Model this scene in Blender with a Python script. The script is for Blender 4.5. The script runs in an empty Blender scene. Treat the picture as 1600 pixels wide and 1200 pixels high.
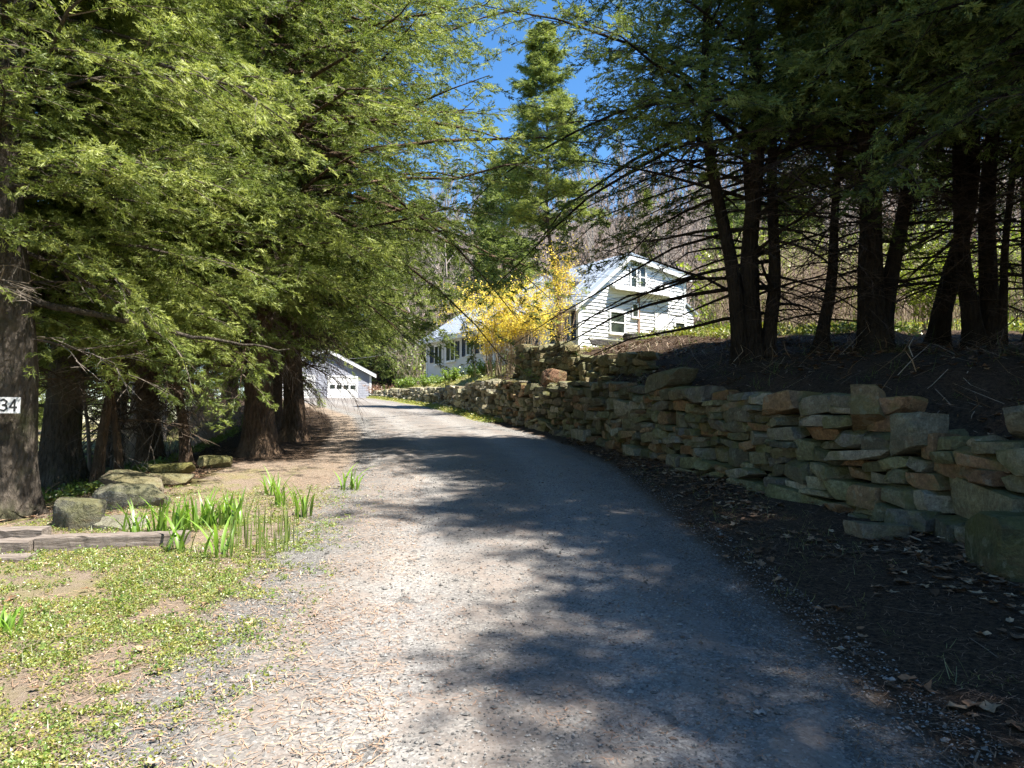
import bpy, math, random
import numpy as np
from math import radians as R_

rng = np.random.default_rng(7)
random.seed(7)
scene = bpy.context.scene
COL = scene.collection
F = 1143.0            # focal length in photo pixels
HOR = 660.0           # horizon row of the photo


def smooth(a, b, x):
    t = np.clip((np.asarray(x, float) - a) / (b - a), 0, 1)
    return t * t * (3 - 2 * t)


def nrm(v):
    return v / np.maximum(np.linalg.norm(v, axis=-1, keepdims=True), 1e-9)


def _hash(i, j, s):
    h = (i * 374761393 + j * 668265263 + s * 974634777) & 0xFFFFFFFF
    h = ((h ^ (h >> 13)) * 1274126177) & 0xFFFFFFFF
    return ((h ^ (h >> 16)) & 0xFFFF) / 65535.0


def vnoise(x, y, s=0):
    x = np.asarray(x, float); y = np.asarray(y, float)
    i = np.floor(x).astype(np.int64); j = np.floor(y).astype(np.int64)
    u = x - i; v = y - j
    u = u * u * (3 - 2 * u); v = v * v * (3 - 2 * v)
    a = _hash(i, j, s); b = _hash(i + 1, j, s); c = _hash(i, j + 1, s); d = _hash(i + 1, j + 1, s)
    return (a * (1 - u) + b * u) * (1 - v) + (c * (1 - u) + d * u) * v


def fbm(x, y, s=0, o=3):
    r = 0; a = .5; f = 1.0
    for k in range(o):
        r = r + a * vnoise(np.asarray(x) * f, np.asarray(y) * f, s + k * 11); a *= .5; f *= 2.03
    return r / (1 - .5 ** o)


# ------------------------------------------------------------------ mesh builder
class MB:
    def __init__(self):
        self.v = []; self.f = []; self.c = []; self.n = 0; self.m = []; self.s = []

    def add(self, v, f, col=(1, 1, 1), mat=0, smooth=False):
        v = np.asarray(v, np.float64).reshape(-1, 3)
        if not isinstance(f, np.ndarray) and len({len(q) for q in f}) > 1:      # mixed polygons: add each size in turn
            for k in sorted({len(q) for q in f}):
                self.add(v, [q for q in f if len(q) == k], col, mat, smooth)
            return self
        f = np.asarray(f, np.int64)
        c = np.empty((len(v), 3)); c[:] = col
        self.v.append(v); self.c.append(c); self.f.append(f + self.n)
        self.m.append(np.full(len(f), mat)); self.s.append(np.full(len(f), smooth))
        self.n += len(v)
        return self

    def box(self, x0, x1, y0, y1, z0, z1, col=(1, 1, 1), mat=0):
        v = [(x, y, z) for z in (z0, z1) for y in (y0, y1) for x in (x0, x1)]
        f = [(0, 2, 3, 1), (4, 5, 7, 6), (0, 1, 5, 4), (2, 6, 7, 3), (0, 4, 6, 2), (1, 3, 7, 5)]
        return self.add(v, f, col, mat)

    def mesh(self, name, mats, sharp=None):
        me = bpy.data.meshes.new(name)
        v = np.concatenate(self.v); me.vertices.add(len(v)); me.vertices.foreach_set('co', v.ravel().astype(np.float32))
        loops = np.concatenate([f.ravel() for f in self.f])
        tot = np.concatenate([np.full(len(f), f.shape[1]) for f in self.f])
        st = np.concatenate([[0], np.cumsum(tot)[:-1]])
        me.loops.add(len(loops)); me.loops.foreach_set('vertex_index', loops.astype(np.int32))
        me.polygons.add(len(tot)); me.polygons.foreach_set('loop_start', st.astype(np.int32))
        me.polygons.foreach_set('loop_total', tot.astype(np.int32))
        me.polygons.foreach_set('material_index', np.concatenate(self.m).astype(np.int32))
        me.polygons.foreach_set('use_smooth', np.concatenate(self.s).astype(bool))
        at = me.attributes.new('tint', 'FLOAT_COLOR', 'POINT')
        c = np.concatenate(self.c); c4 = np.ones((len(c), 4), np.float32); c4[:, :3] = c
        at.data.foreach_set('color', c4.ravel())
        me.update(calc_edges=True)
        me.validate()
        if sharp is not None:
            me.set_sharp_from_angle(angle=R_(sharp))
        for m in (mats if isinstance(mats, (list, tuple)) else [mats]):
            me.materials.append(m)
        return me

    def build(self, name, mats, parent=None, loc=(0, 0, 0), sharp=None):
        return link(name, self.mesh(name, mats, sharp), parent, loc)


def link(name, data, parent=None, loc=(0, 0, 0)):
    o = bpy.data.objects.new(name, data); COL.objects.link(o); o.location = loc
    if parent is not None:
        o.parent = parent
    return o


def tag(o, label, cat, group=None, kind=None):
    o['label'] = label; o['category'] = cat
    if group: o['group'] = group
    if kind: o['kind'] = kind
    return o


def thing(name, label, cat, loc=(0, 0, 0), rz=0.0, group=None):
    o = link(name, None, None, loc); o.rotation_euler = (0, 0, rz); o.empty_display_size = .2
    return tag(o, label, cat, group)


def dup(root, loc, rz=0.0, scale=1.0, label=None):
    r = root.copy(); COL.objects.link(r); r.location = loc; r.rotation_euler = (0, 0, rz); r.scale = (scale,) * 3
    if label: r['label'] = label
    for ch in list(root.children):
        c = ch.copy(); COL.objects.link(c); c.parent = r
        for g in list(ch.children):
            d = g.copy(); COL.objects.link(d); d.parent = c
    return r


def tubes(P, Rr, sides=4):
    P = np.asarray(P, float); Rr = np.asarray(Rr, float)
    B, K, _ = P.shape
    T = np.empty_like(P)
    T[:, 1:-1] = P[:, 2:] - P[:, :-2]; T[:, 0] = P[:, 1] - P[:, 0]; T[:, -1] = P[:, -1] - P[:, -2]
    T = nrm(T)
    m = nrm(T.mean(1))
    ref = np.where(np.abs(m[:, 2:3]) < .8, np.array([[0, 0, 1.]]), np.array([[1., 0, 0]]))[:, None, :]
    N1 = nrm(np.cross(T, np.broadcast_to(ref, T.shape))); N2 = np.cross(T, N1)
    a = np.arange(sides) * 2 * np.pi / sides
    ring = P[:, :, None, :] + Rr[:, :, None, None] * (np.cos(a)[None, None, :, None] * N1[:, :, None, :] + np.sin(a)[None, None, :, None] * N2[:, :, None, :])
    v = ring.reshape(-1, 3)
    b = np.arange(B)[:, None, None] * K * sides; k = np.arange(K - 1)[None, :, None] * sides
    i = np.arange(sides)[None, None, :]; j = (i + 1) % sides
    f = np.stack([b + k + i, b + k + j, b + k + sides + j, b + k + sides + i], -1).reshape(-1, 4)
    return v, f


# ------------------------------------------------------------------ materials
def mat(name):
    m = bpy.data.materials.new(name); m.use_nodes = True
    nt = m.node_tree
    return m, nt, nt.nodes['Principled BSDF'], nt.nodes['Material Output']


def N(nt, t, **kw):
    n = nt.nodes.new(t)
    for k, v in kw.items():
        if k.startswith('_'):
            setattr(n, k[1:], v)
        else:
            n.inputs[k.replace('__', ' ')].default_value = v
    return n


def ramp(nt, fac, stops):
    r = nt.nodes.new('ShaderNodeValToRGB'); cr = r.color_ramp
    while len(cr.elements) < len(stops): cr.elements.new(.5)
    for e, (p, c) in zip(cr.elements, stops):
        e.position = p; e.color = (*c, 1) if len(c) == 3 else c
    nt.links.new(fac, r.inputs[0]); return r.outputs[0]


def mix(nt, fac, a, b, blend='MIX'):
    m = nt.nodes.new('ShaderNodeMix'); m.data_type = 'RGBA'; m.blend_type = blend
    for sock, v in ((m.inputs[0], fac), (m.inputs[6], a), (m.inputs[7], b)):
        if isinstance(v, (int, float)): sock.default_value = v
        elif isinstance(v, tuple): sock.default_value = (*v, 1)
        else: nt.links.new(v, sock)
    return m.outputs[2]


def noise(nt, scale, detail=4, rough=.6, coord=None, dist=0):
    n = N(nt, 'ShaderNodeTexNoise', Scale=scale, Detail=detail, Roughness=rough, Distortion=dist)
    if coord is not None: nt.links.new(coord, n.inputs['Vector'])
    return n.outputs['Fac']


def coords(nt, kind='Object'):
    return nt.nodes.new('ShaderNodeTexCoord').outputs[kind]


def mapped(nt, co, sc):
    m = N(nt, 'ShaderNodeMapping'); m.inputs['Scale'].default_value = sc
    nt.links.new(co, m.inputs[0]); return m.outputs[0]


def bump(nt, h, strength, dist, bsdf):
    b = N(nt, 'ShaderNodeBump', Strength=strength, Distance=dist)
    nt.links.new(h, b.inputs['Height']); nt.links.new(b.outputs[0], bsdf.inputs['Normal']); return b


def attr(nt, name='tint'):
    a = nt.nodes.new('ShaderNodeAttribute'); a.attribute_name = name; return a.outputs['Color']


def plain(name, col, rough=.6, var=.12, scale=6.0, metallic=0, bmp=.0):
    m, nt, b, o = mat(name)
    co = coords(nt)
    n = noise(nt, scale, 5, .65, co)
    d = tuple(c * (1 - var) for c in col); e = tuple(min(1, c * (1 + var)) for c in col)
    nt.links.new(ramp(nt, n, [(.3, d), (.7, e)]), b.inputs['Base Color'])
    b.inputs['Roughness'].default_value = rough; b.inputs['Metallic'].default_value = metallic
    if bmp: bump(nt, n, bmp, .02, b)
    return m


def leaf_mat(name, transl=.4, gloss=.06, rough=.45):
    m, nt, b, o = mat(name)
    nt.nodes.remove(b)
    c = attr(nt)
    df = N(nt, 'ShaderNodeBsdfDiffuse'); nt.links.new(c, df.inputs[0])
    tr = N(nt, 'ShaderNodeBsdfTranslucent')
    tc = mix(nt, 1.0, c, (1.15, 1.2, .7), 'MULTIPLY'); nt.links.new(tc, tr.inputs[0])
    m1 = N(nt, 'ShaderNodeMixShader', Fac=transl); nt.links.new(df.outputs[0], m1.inputs[1]); nt.links.new(tr.outputs[0], m1.inputs[2])
    gl = N(nt, 'ShaderNodeBsdfGlossy', Roughness=rough); gl.inputs[0].default_value = (1, 1, .95, 1)
    m2 = N(nt, 'ShaderNodeMixShader', Fac=gloss); nt.links.new(m1.outputs[0], m2.inputs[1]); nt.links.new(gl.outputs[0], m2.inputs[2])
    nt.links.new(m2.outputs[0], o.inputs[0])
    return m


def bark_mat(name, dark, light, scale=1.0, moss=0.0):
    m, nt, b, o = mat(name)
    co = mapped(nt, coords(nt), (5 * scale, 5 * scale, 1.5 * scale))
    n = noise(nt, 4.2, 8, .75, co, .5)
    v = N(nt, 'ShaderNodeTexVoronoi', Scale=4.0); nt.links.new(co, v.inputs[0])
    c = ramp(nt, n, [(.32, dark), (.68, light)])
    big = noise(nt, 1.3, 3, .5, coords(nt))
    c = mix(nt, ramp(nt, big, [(.4, (0, 0, 0)), (.65, (1, 1, 1))]), c, mix(nt, .5, c, tuple(x * 1.5 for x in light)))
    if moss:
        c = mix(nt, ramp(nt, noise(nt, 2.2, 4, .6, coords(nt)), [(.52, (0, 0, 0)), (.66, (moss,) * 3)]), c, (.055, .07, .02))
    nt.links.new(c, b.inputs['Base Color']); b.inputs['Roughness'].default_value = .9
    b.inputs['Specular IOR Level'].default_value = .15
    mx = N(nt, 'ShaderNodeMath', _operation='ADD'); nt.links.new(n, mx.inputs[0]); nt.links.new(v.outputs[0], mx.inputs[1])
    bump(nt, mx.outputs[0], 1.0, .08, b)
    return m


def tint_mat(name, rough=.85, spec=.2, var=.25, scale=30, bmp=.3, dist=.01):
    m, nt, b, o = mat(name)
    c = attr(nt); n = noise(nt, scale, 5, .65, coords(nt))
    v = ramp(nt, n, [(.3, (1 - var,) * 3), (.7, (1 + var,) * 3)])
    nt.links.new(mix(nt, 1.0, c, v, 'MULTIPLY'), b.inputs['Base Color'])
    b.inputs['Roughness'].default_value = rough; b.inputs['Specular IOR Level'].default_value = spec
    if bmp: bump(nt, n, bmp, dist, b)
    return m


def stone_mat(name, moss_amt=.5, lichen=.35):
    m, nt, b, o = mat(name)
    co = coords(nt); c = attr(nt)
    n4 = noise(nt, 60, 4, .75, co)
    n1 = noise(nt, 4.5, 7, .7, co, .4); n2 = noise(nt, 22, 6, .7, co); n3 = noise(nt, 2.3, 4, .6, co)
    c = mix(nt, 1.0, c, ramp(nt, n1, [(.25, (.5, .5, .5)), (.75, (1.45, 1.4, 1.3))]), 'MULTIPLY')
    c = mix(nt, 1.0, c, ramp(nt, n2, [(.3, (.6, .6, .6)), (.72, (1.35, 1.35, 1.35))]), 'MULTIPLY')
    c = mix(nt, 1.0, c, ramp(nt, n4, [(.35, (.7, .7, .7)), (.65, (1.25, 1.25, 1.25))]), 'MULTIPLY')
    n5 = noise(nt, 3.0, 6, .75, mapped(nt, co, (.6, .6, 3.2)), .8)
    c = mix(nt, ramp(nt, n5, [(.48, (0, 0, 0)), (.7, (.55, .55, .55))]), c, mix(nt, n2, (.10, .07, .045), (.30, .2, .12)))
    # lichen blotches
    l = ramp(nt, noise(nt, 9, 3, .5, co), [(.58, (0, 0, 0)), (.63, (lichen,) * 3)])
    c = mix(nt, l, c, (.36, .37, .29))
    # moss prefers upward faces
    g = nt.nodes.new('ShaderNodeNewGeometry'); sx = nt.nodes.new('ShaderNodeSeparateXYZ'); nt.links.new(g.outputs['True Normal'], sx.inputs[0])
    ma = N(nt, 'ShaderNodeMath', _operation='MULTIPLY_ADD'); nt.links.new(sx.outputs[2], ma.inputs[0]); ma.inputs[1].default_value = .22; nt.links.new(n3, ma.inputs[2])
    mm = ramp(nt, ma.outputs[0], [(.5, (0, 0, 0)), (.68, (moss_amt,) * 3)])
    c = mix(nt, mm, c, mix(nt, n2, (.05, .055, .012), (.16, .15, .04)))
    nt.links.new(c, b.inputs['Base Color']); b.inputs['Roughness'].default_value = .85; b.inputs['Specular IOR Level'].default_value = .25
    mx = N(nt, 'ShaderNodeMath', _operation='MULTIPLY_ADD'); nt.links.new(n2, mx.inputs[0]); mx.inputs[1].default_value = .35; nt.links.new(n1, mx.inputs[2])
    mx2 = N(nt, 'ShaderNodeMath', _operation='MULTIPLY_ADD'); nt.links.new(n4, mx2.inputs[0]); mx2.inputs[1].default_value = .18; nt.links.new(mx.outputs[0], mx2.inputs[2])
    bump(nt, mx2.outputs[0], 1.0, .06, b)
    return m


M = {}
M['needle'] = leaf_mat('hemlock_needles', .42, .02, .55)
M['leaf'] = leaf_mat('young_leaves', .45, .05, .4)
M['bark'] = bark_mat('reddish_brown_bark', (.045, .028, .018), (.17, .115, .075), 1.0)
M['greybark'] = bark_mat('grey_furrowed_bark', (.025, .02, .016), (.15, .125, .10), 1.0, .6)
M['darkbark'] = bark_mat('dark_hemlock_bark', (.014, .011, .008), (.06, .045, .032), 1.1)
M['bare'] = tint_mat('bare_twigs', .9, .1, .2, 8, 0)
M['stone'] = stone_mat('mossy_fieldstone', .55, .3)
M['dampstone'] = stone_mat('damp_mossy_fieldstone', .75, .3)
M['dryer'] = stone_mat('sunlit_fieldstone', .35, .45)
M['litter'] = tint_mat('dead_leaves', .8, .2, .3, 40, 0)
M['flower'] = leaf_mat('yellow_blossom', .35, .02, .5)
M['pebble'] = tint_mat('pebbles', .8, .3, .2, 60, 0)
M['white'] = plain('white_paint', (.78, .78, .77), .5, .04, 3)
M['siding'] = plain('white_clapboard', (.72, .72, .73), .55, .05, 2.5)
M['wingsiding'] = plain('shade_greyed_siding', (.62, .62, .64), .6, .04, 2.0)  # white siding greyed: shade of the long side put into the colour
M['shingle'] = plain('grey_shingle_siding', (.27, .28, .32), .75, .16, 9)
M['roof'] = plain('pale_metal_roof', (.36, .40, .45), .4, .1, 2.2, .3)
M['groof'] = plain('grey_roof', (.30, .31, .33), .7, .15, 6)
M['shutter'] = plain('dark_navy_shutter', (.018, .02, .035), .5, .1, 8)
M['found'] = plain('concrete', (.42, .42, .41), .85, .12, 5)
M['brownwood'] = plain('weathered_brown_wood', (.26, .17, .12), .8, .2, 9)
M['chim'] = plain('dark_chimney', (.06, .062, .07), .7, .2, 9)
M['timber'] = None
m, nt, b, o = mat('window_glass')
nt.links.new(ramp(nt, noise(nt, 1.2, 3, .5, coords(nt)), [(.35, (.015, .02, .02)), (.7, (.07, .085, .07))]), b.inputs['Base Color'])
b.inputs['Roughness'].default_value = .08; M['glass'] = m
m, nt, b, o = mat('weathered_timber')
co = mapped(nt, coords(nt), (1.2, 14, 14)); n = noise(nt, 3, 6, .7, co, .3)
nt.links.new(ramp(nt, n, [(.3, (.06, .045, .035)), (.55, (.2, .165, .14)), (.75, (.33, .29, .26))]), b.inputs['Base Color'])
b.inputs['Roughness'].default_value = .9; bump(nt, n, .7, .02, b); M['timber'] = m

# ------------------------------------------------------------------ terrain functions
_wy = [-12, 0, 4, 6.2, 7.9, 8.7, 9.9, 11.35, 14.4, 19.5, 23.5, 28.5, 37.3, 44.5, 51, 58, 64]
_wx = [5.0, 4.75, 4.55, 4.35, 4.02, 3.75, 3.46, 3.05, 2.5, 1.37, .15, -1.0, -3.5, -6.2, -8.9, -11.4, -12.2]
_yy = np.linspace(-12, 62, 400)
_ww = np.interp(_yy, _wy, _wx)
for _ in range(30):
    _ww[1:-1] = (_ww[:-2] + 2 * _ww[1:-1] + _ww[2:]) / 4


def W(y): return np.interp(y, _yy, _ww)


_ry = [-12, 3, 7.5, 13, 16, 19.5, 23.5, 28.5, 37, 44.5, 51, 57, 64]
_rx = [1.35, 1.43, 1.45, 1.4, 1.05, .3, -.85, -2.0, -4.5, -7.3, -10.1, -12, -11.6]
_ly = [-12, 3, 8.5, 13.6, 20, 28, 37, 47, 55, 64]
_lx = [-1.3, -1.4, -1.9, -2.5, -3.7, -5.7, -9.2, -13.6, -17.5, -20.5]


def DR(y): return np.interp(y, _ry, _rx)
def DL(y): return np.interp(y, _ly, _lx)


def LE(y): return np.interp(y, [-10, 8, 14, 20, 28, 37, 47, 55, 80], [-5.2, -4.9, -6.0, -7.2, -10, -13.5, -18, -23, -30])


def base(y):
    y = np.asarray(y, float)
    return np.where(y < 50, .0647 * y, 3.235 + .16 * smooth(50, 54, y) - .2 * smooth(55, 62, y))


def WH(y): return np.interp(y, [-6, 5, 7.8, 8.8, 11, 14, 22, 29, 37, 44, 52, 57], [.95, .98, .95, 1.28, 1.38, 1.38, 1.32, 1.35, 1.0, .75, .55, .35])


def G(x, y):
    x = np.asarray(x, float); y = np.asarray(y, float)
    b = base(y)
    # left lowland
    le = LE(y)
    zl = .42 + .004 * np.clip(y, 0, 200) + .10 * (fbm(x * .5, y * .5, 3) - .5)
    k = smooth(0, 1, (le - x) / (1.2 + .05 * np.clip(y, 0, 60)))
    z = b * (1 - k) + zl * k
    # shoulder on the right rises slightly to the wall
    w = W(y)
    z = z + .10 * smooth(0, 1, (x - DR(y) - .2) / np.maximum(w - DR(y), .5)) * (x < w + 1)
    up = smooth(w + .12, w + .5, x) * smooth(60, 54, y)
    B = np.interp(y, [-5, 10, 14, 19, 24, 30, 38, 46, 52], [.55, .65, .85, 1.4, 1.95, 1.8, 1.5, .5, .2])
    bank = np.clip((x - w - .55) * .62, 0, None)
    bank = B * (1 - np.exp(-bank / np.maximum(B, .05) * 1.2)) * 1.02
    z = z + up * (WH(y) - .1 + bank)
    # hillside behind the house
    q = x * .35 + y * .94 - 57
    hill = .42 * np.clip(q, 0, 110) * smooth(0, 14, q)
    z = z + hill * smooth(-34, -12, x + .1 * (y - 60)) * smooth(52, 62, y + .3 * x)
    # roughness
    rough = .05 + .16 * smooth(.5, 3, x - w) * smooth(60, 50, y) + .25 * smooth(60, 90, y)
    z = z + rough * (fbm(x * 1.3, y * 1.3, 5) - .5) * (1 - .7 * ((x > DL(y) - .6) & (x < DR(y) + .3)))
    z = z + (.02 + .07 * smooth(.3, 1, x - w) * smooth(40, 30, y)) * (fbm(x * 5, y * 5, 9) - .5)
    return z


def axis(lo, a, b, hi, fine, growth=1.12, cap=9):
    xs = list(np.arange(a, b, fine)); s = fine; x = xs[-1]
    while x < hi:
        s = min(s * growth, cap); x += s; xs.append(x)
    s = fine; x = a; pre = []
    while x > lo:
        s = min(s * growth, cap); x -= s; pre.append(x)
    return np.array(pre[::-1] + xs)


xs = axis(-260, -9, 11, 260, .16); ys = axis(-40, 1.5, 24, 330, .16, 1.04)
X, Y = np.meshgrid(xs, ys); Z = G(X, Y)
nx, ny = len(xs), len(ys)
idx = np.arange(nx * ny).reshape(ny, nx)
fq = np.stack([idx[:-1, :-1], idx[:-1, 1:], idx[1:, 1:], idx[1:, :-1]], -1).reshape(-1, 4)
# zones: R green growth, G dark leaf litter, B gravel spill
w_ = W(Y); left = X < DL(Y) - .2
grn = np.zeros_like(X)
grn += left * smooth(0, 1.5, DL(Y) - X) * (Y < 13) * (X > -5) * .35
grn += (X < LE(Y) - .5) * .55 * (fbm(X * .25, Y * .25, 21) > .42)
grn += (X > w_ + 5.5) * smooth(20, 27, Y + .25 * (X - 6)) * smooth(70, 55, Y) * .9
grn += (X < w_) * (X > DR(Y)) * smooth(22, 28, Y) * .9
grn += (X > w_) * (Y > 30) * (Y < 60) * .6 * (X < w_ + 4)
lit = smooth(-.15, .9, X - DR(Y)) * (X < w_ + 3.8 + np.clip(Y - 20, 0, 9)) * smooth(31, 25, Y)
lit = np.maximum(lit, (X > w_) * smooth(29, 25, Y + .25 * (X - 6)))
lit = np.maximum(lit, .75 * (X < DL(Y) - 1.2) * smooth(12.5, 14.5, Y) * (X > LE(Y) - 1.5)); lit = np.maximum(lit, 1.0 * (X < LE(Y) + .8) * (X > LE(Y) - 6) * smooth(9, 12, Y))
lit = np.maximum(lit, .55 * smooth(0, 1.5, LE(Y) - X) * smooth(7, 9, Y) * (Y < 22))
lit = np.maximum(lit, .8 * smooth(60, 68, Y + .35 * X)); grv = smooth(1.1, -.2, np.maximum(DL(Y) - X, X - DR(Y)))
mb = MB(); mb.add(np.stack([X, Y, Z], -1), fq, np.stack([np.clip(grn, 0, 1), np.clip(lit, 0, 1), grv], -1).reshape(-1, 3), smooth=True)

m, nt, b, o = mat('forest_floor')
co = coords(nt, 'Object'); zone = attr(nt); sp = nt.nodes.new('ShaderNodeSeparateColor'); nt.links.new(zone, sp.inputs[0])
n1 = noise(nt, 1.7, 6, .65, co); n2 = noise(nt, 26, 6, .7, co); n3 = noise(nt, 95, 4, .7, co); n4 = noise(nt, .6, 4, .6, co)
soil = mix(nt, n3, ramp(nt, n2, [(.3, (.10, .07, .05)), (.5, (.21, .155, .115)), (.7, (.30, .25, .2))]), (.31, .25, .19))
litc = mix(nt, ramp(nt, n3, [(.4, (0, 0, 0)), (.62, (1, 1, 1))]), ramp(nt, n2, [(.3, (.022, .016, .012)), (.7, (.085, .058, .04))]), ramp(nt, n2, [(.35, (.035, .025, .018)), (.7, (.17, .115, .075))]))
grass = mix(nt, n3, ramp(nt, n1, [(.3, (.09, .11, .025)), (.6, (.2, .2, .055)), (.75, (.27, .2, .11))]), (.26, .25, .09))
vo = N(nt, 'ShaderNodeTexVoronoi', Scale=75.0); nt.links.new(co, vo.inputs[0])
grav = mix(nt, 1.0, ramp(nt, vo.outputs['Color'], [(.1, (.13, .125, .12)), (.5, (.22, .21, .2)), (.95, (.34, .33, .31))]), ramp(nt, n1, [(.3, (.85, .85, .85)), (.7, (1.1, 1.08, 1.05))]), 'MULTIPLY')


def maskm(chan, nz, lo, hi):
    a = N(nt, 'ShaderNodeMath', _operation='MULTIPLY_ADD'); nt.links.new(nz, a.inputs[0]); a.inputs[1].default_value = .9; a.inputs[2].default_value = -.45
    s = N(nt, 'ShaderNodeMath', _operation='ADD'); nt.links.new(chan, s.inputs[0]); nt.links.new(a.outputs[0], s.inputs[1])
    return ramp(nt, s.outputs[0], [(lo, (0, 0, 0)), (hi, (1, 1, 1))])


c = mix(nt, maskm(sp.outputs[2], n2, .35, .7), soil, grav)
c = mix(nt, maskm(sp.outputs[1], n2, .3, .6), c, litc)
c = mix(nt, maskm(sp.outputs[0], n1, .3, .65), c, grass)
nt.links.new(c, b.inputs['Base Color']); b.inputs['Roughness'].default_value = .95; b.inputs['Specular IOR Level'].default_value = .1
mx = N(nt, 'ShaderNodeMath', _operation='ADD'); nt.links.new(n2, mx.inputs[0]); nt.links.new(n3, mx.inputs[1])
bump(nt, mx.outputs[0], .8, .04, b)
M['ground'] = m
tag(mb.build('ground', m), 'needle strewn ground with moss, leaf litter and a wooded hillside behind', 'ground', kind='structure')

# driveway sheet
ty = np.concatenate([np.arange(-10, 2, .4), np.arange(2, 20, .09), np.arange(20, 64, .25)])
tu = np.linspace(-.12, 1.12, 46)
YY, UU = np.meshgrid(ty, tu, indexing='ij')
XX = DL(YY) + (DR(YY) - DL(YY)) * UU
ed = np.minimum(UU, 1 - UU)
ZZ = G(XX, YY) + .045 * smooth(-.1, .12, ed) - .025 + .05 * (fbm(XX * 2.5, YY * 2.5, 31) - .5) * smooth(.2, 0, ed) + .012 * (fbm(XX * 9, YY * 9, 33) - .5)
rut = np.exp(-((UU - .28) / .1) ** 2) + np.exp(-((UU - .75) / .1) ** 2)
ZZ = ZZ - .018 * rut
i = np.arange(XX.size).reshape(XX.shape)
fd = np.stack([i[:-1, :-1], i[:-1, 1:], i[1:, 1:], i[1:, :-1]], -1).reshape(-1, 4)
mb = MB(); mb.add(np.stack([XX, YY, ZZ], -1), fd, np.stack([rut, UU, ed], -1).reshape(-1, 3), smooth=True)
m, nt, b, o = mat('crushed_gravel')
co = coords(nt); zone = attr(nt); sp = nt.nodes.new('ShaderNodeSeparateColor'); nt.links.new(zone, sp.inputs[0])
vo = N(nt, 'ShaderNodeTexVoronoi', Scale=62.0); nt.links.new(co, vo.inputs[0])
vo2 = N(nt, 'ShaderNodeTexVoronoi', Scale=120.0); nt.links.new(co, vo2.inputs[0])
n1 = noise(nt, 1.1, 5, .6, co); n2 = noise(nt, 40, 5, .7, co); n3 = noise(nt, 3.5, 5, .65, co)
sc = nt.nodes.new('ShaderNodeSeparateColor'); nt.links.new(vo.outputs['Color'], sc.inputs[0])
c = ramp(nt, sc.outputs[0], [(.05, (.085, .085, .088)), (.35, (.14, .139, .138)), (.7, (.19, .188, .186)), (.95, (.29, .286, .28))])
c2 = ramp(nt, vo2.outputs['Color'], [(.1, (.11, .107, .105)), (.9, (.27, .265, .255))])
c = mix(nt, 1.0, mix(nt, .45, c, c2), (1.05, 1.015, .975), 'MULTIPLY')
c = mix(nt, 1.0, c, ramp(nt, n1, [(.3, (.85, .86, .88)), (.7, (1.15, 1.12, 1.08))]), 'MULTIPLY')
c = mix(nt, 1.0, c, ramp(nt, sp.outputs[0], [(0.05, (.86, .85, .84)), (.9, (1.12, 1.12, 1.12))]), 'MULTIPLY')
pn0 = N(nt, 'ShaderNodeMath', _operation='MULTIPLY_ADD'); nt.links.new(n2, pn0.inputs[0]); pn0.inputs[1].default_value = .35; nt.links.new(n3, pn0.inputs[2])
pn = N(nt, 'ShaderNodeMath', _operation='MULTIPLY_ADD'); nt.links.new(sp.outputs[0], pn.inputs[0]); pn.inputs[1].default_value = -.07; nt.links.new(pn0.outputs[0], pn.inputs[2])
c = mix(nt, ramp(nt, pn.outputs[0], [(.60, (0, 0, 0)), (.78, (.55, .55, .55))]), c, mix(nt, n2, (.13, .10, .08), (.26, .21, .175)))
nt.links.new(c, b.inputs['Base Color']); b.inputs['Roughness'].default_value = .85; b.inputs['Specular IOR Level'].default_value = .25
mx = N(nt, 'ShaderNodeMath', _operation='ADD'); nt.links.new(vo.outputs['Distance'], mx.inputs[0]); nt.links.new(vo2.outputs['Distance'], mx.inputs[1])
bump(nt, mx.outputs[0], -.9, .012, b).invert = True
tag(mb.build('driveway', m), 'grey gravel driveway climbing and curving left toward the garage', 'driveway', kind='structure')


def DZ(x, y):
    u = (x - DL(y)) / (DR(y) - DL(y)); e = np.minimum(u, 1 - u)
    ru = np.exp(-((u - .28) / .1) ** 2) + np.exp(-((u - .75) / .1) ** 2)
    return np.maximum(G(x, y), G(x, y) + .045 * smooth(-.1, .12, e) - .025 - .018 * ru + .012 * (fbm(x * 9, y * 9, 33) - .5))


# ------------------------------------------------------------------ loose gravel
def octa(n, pos, sz, rg):
    t = np.array([(1, 0, 0), (0, 1, 0), (-1, 0, 0), (0, -1, 0), (0, 0, 1), (0, 0, -1.)])
    f = np.array([(0, 1, 4), (1, 2, 4), (2, 3, 4), (3, 0, 4), (1, 0, 5), (2, 1, 5), (3, 2, 5), (0, 3, 5)])
    v = t[None] * (1 + .45 * (rg.random((n, 6, 1)) - .5)) * sz[:, None, None] * (.7 + .6 * rg.random((n, 1, 3))) * np.array([1, 1, .6])
    a = rg.random(n) * 6.283; ca, sa = np.cos(a)[:, None], np.sin(a)[:, None]
    x = v[..., 0] * ca - v[..., 1] * sa; y = v[..., 0] * sa + v[..., 1] * ca; z = v[..., 2] + .35 * v[..., 0] * (rg.random((n, 1)) - .5)
    v = np.stack([x, y, z], -1) + pos[:, None]
    return v.reshape(-1, 3), (f[None] + 6 * np.arange(n)[:, None, None]).reshape(-1, 3)


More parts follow.
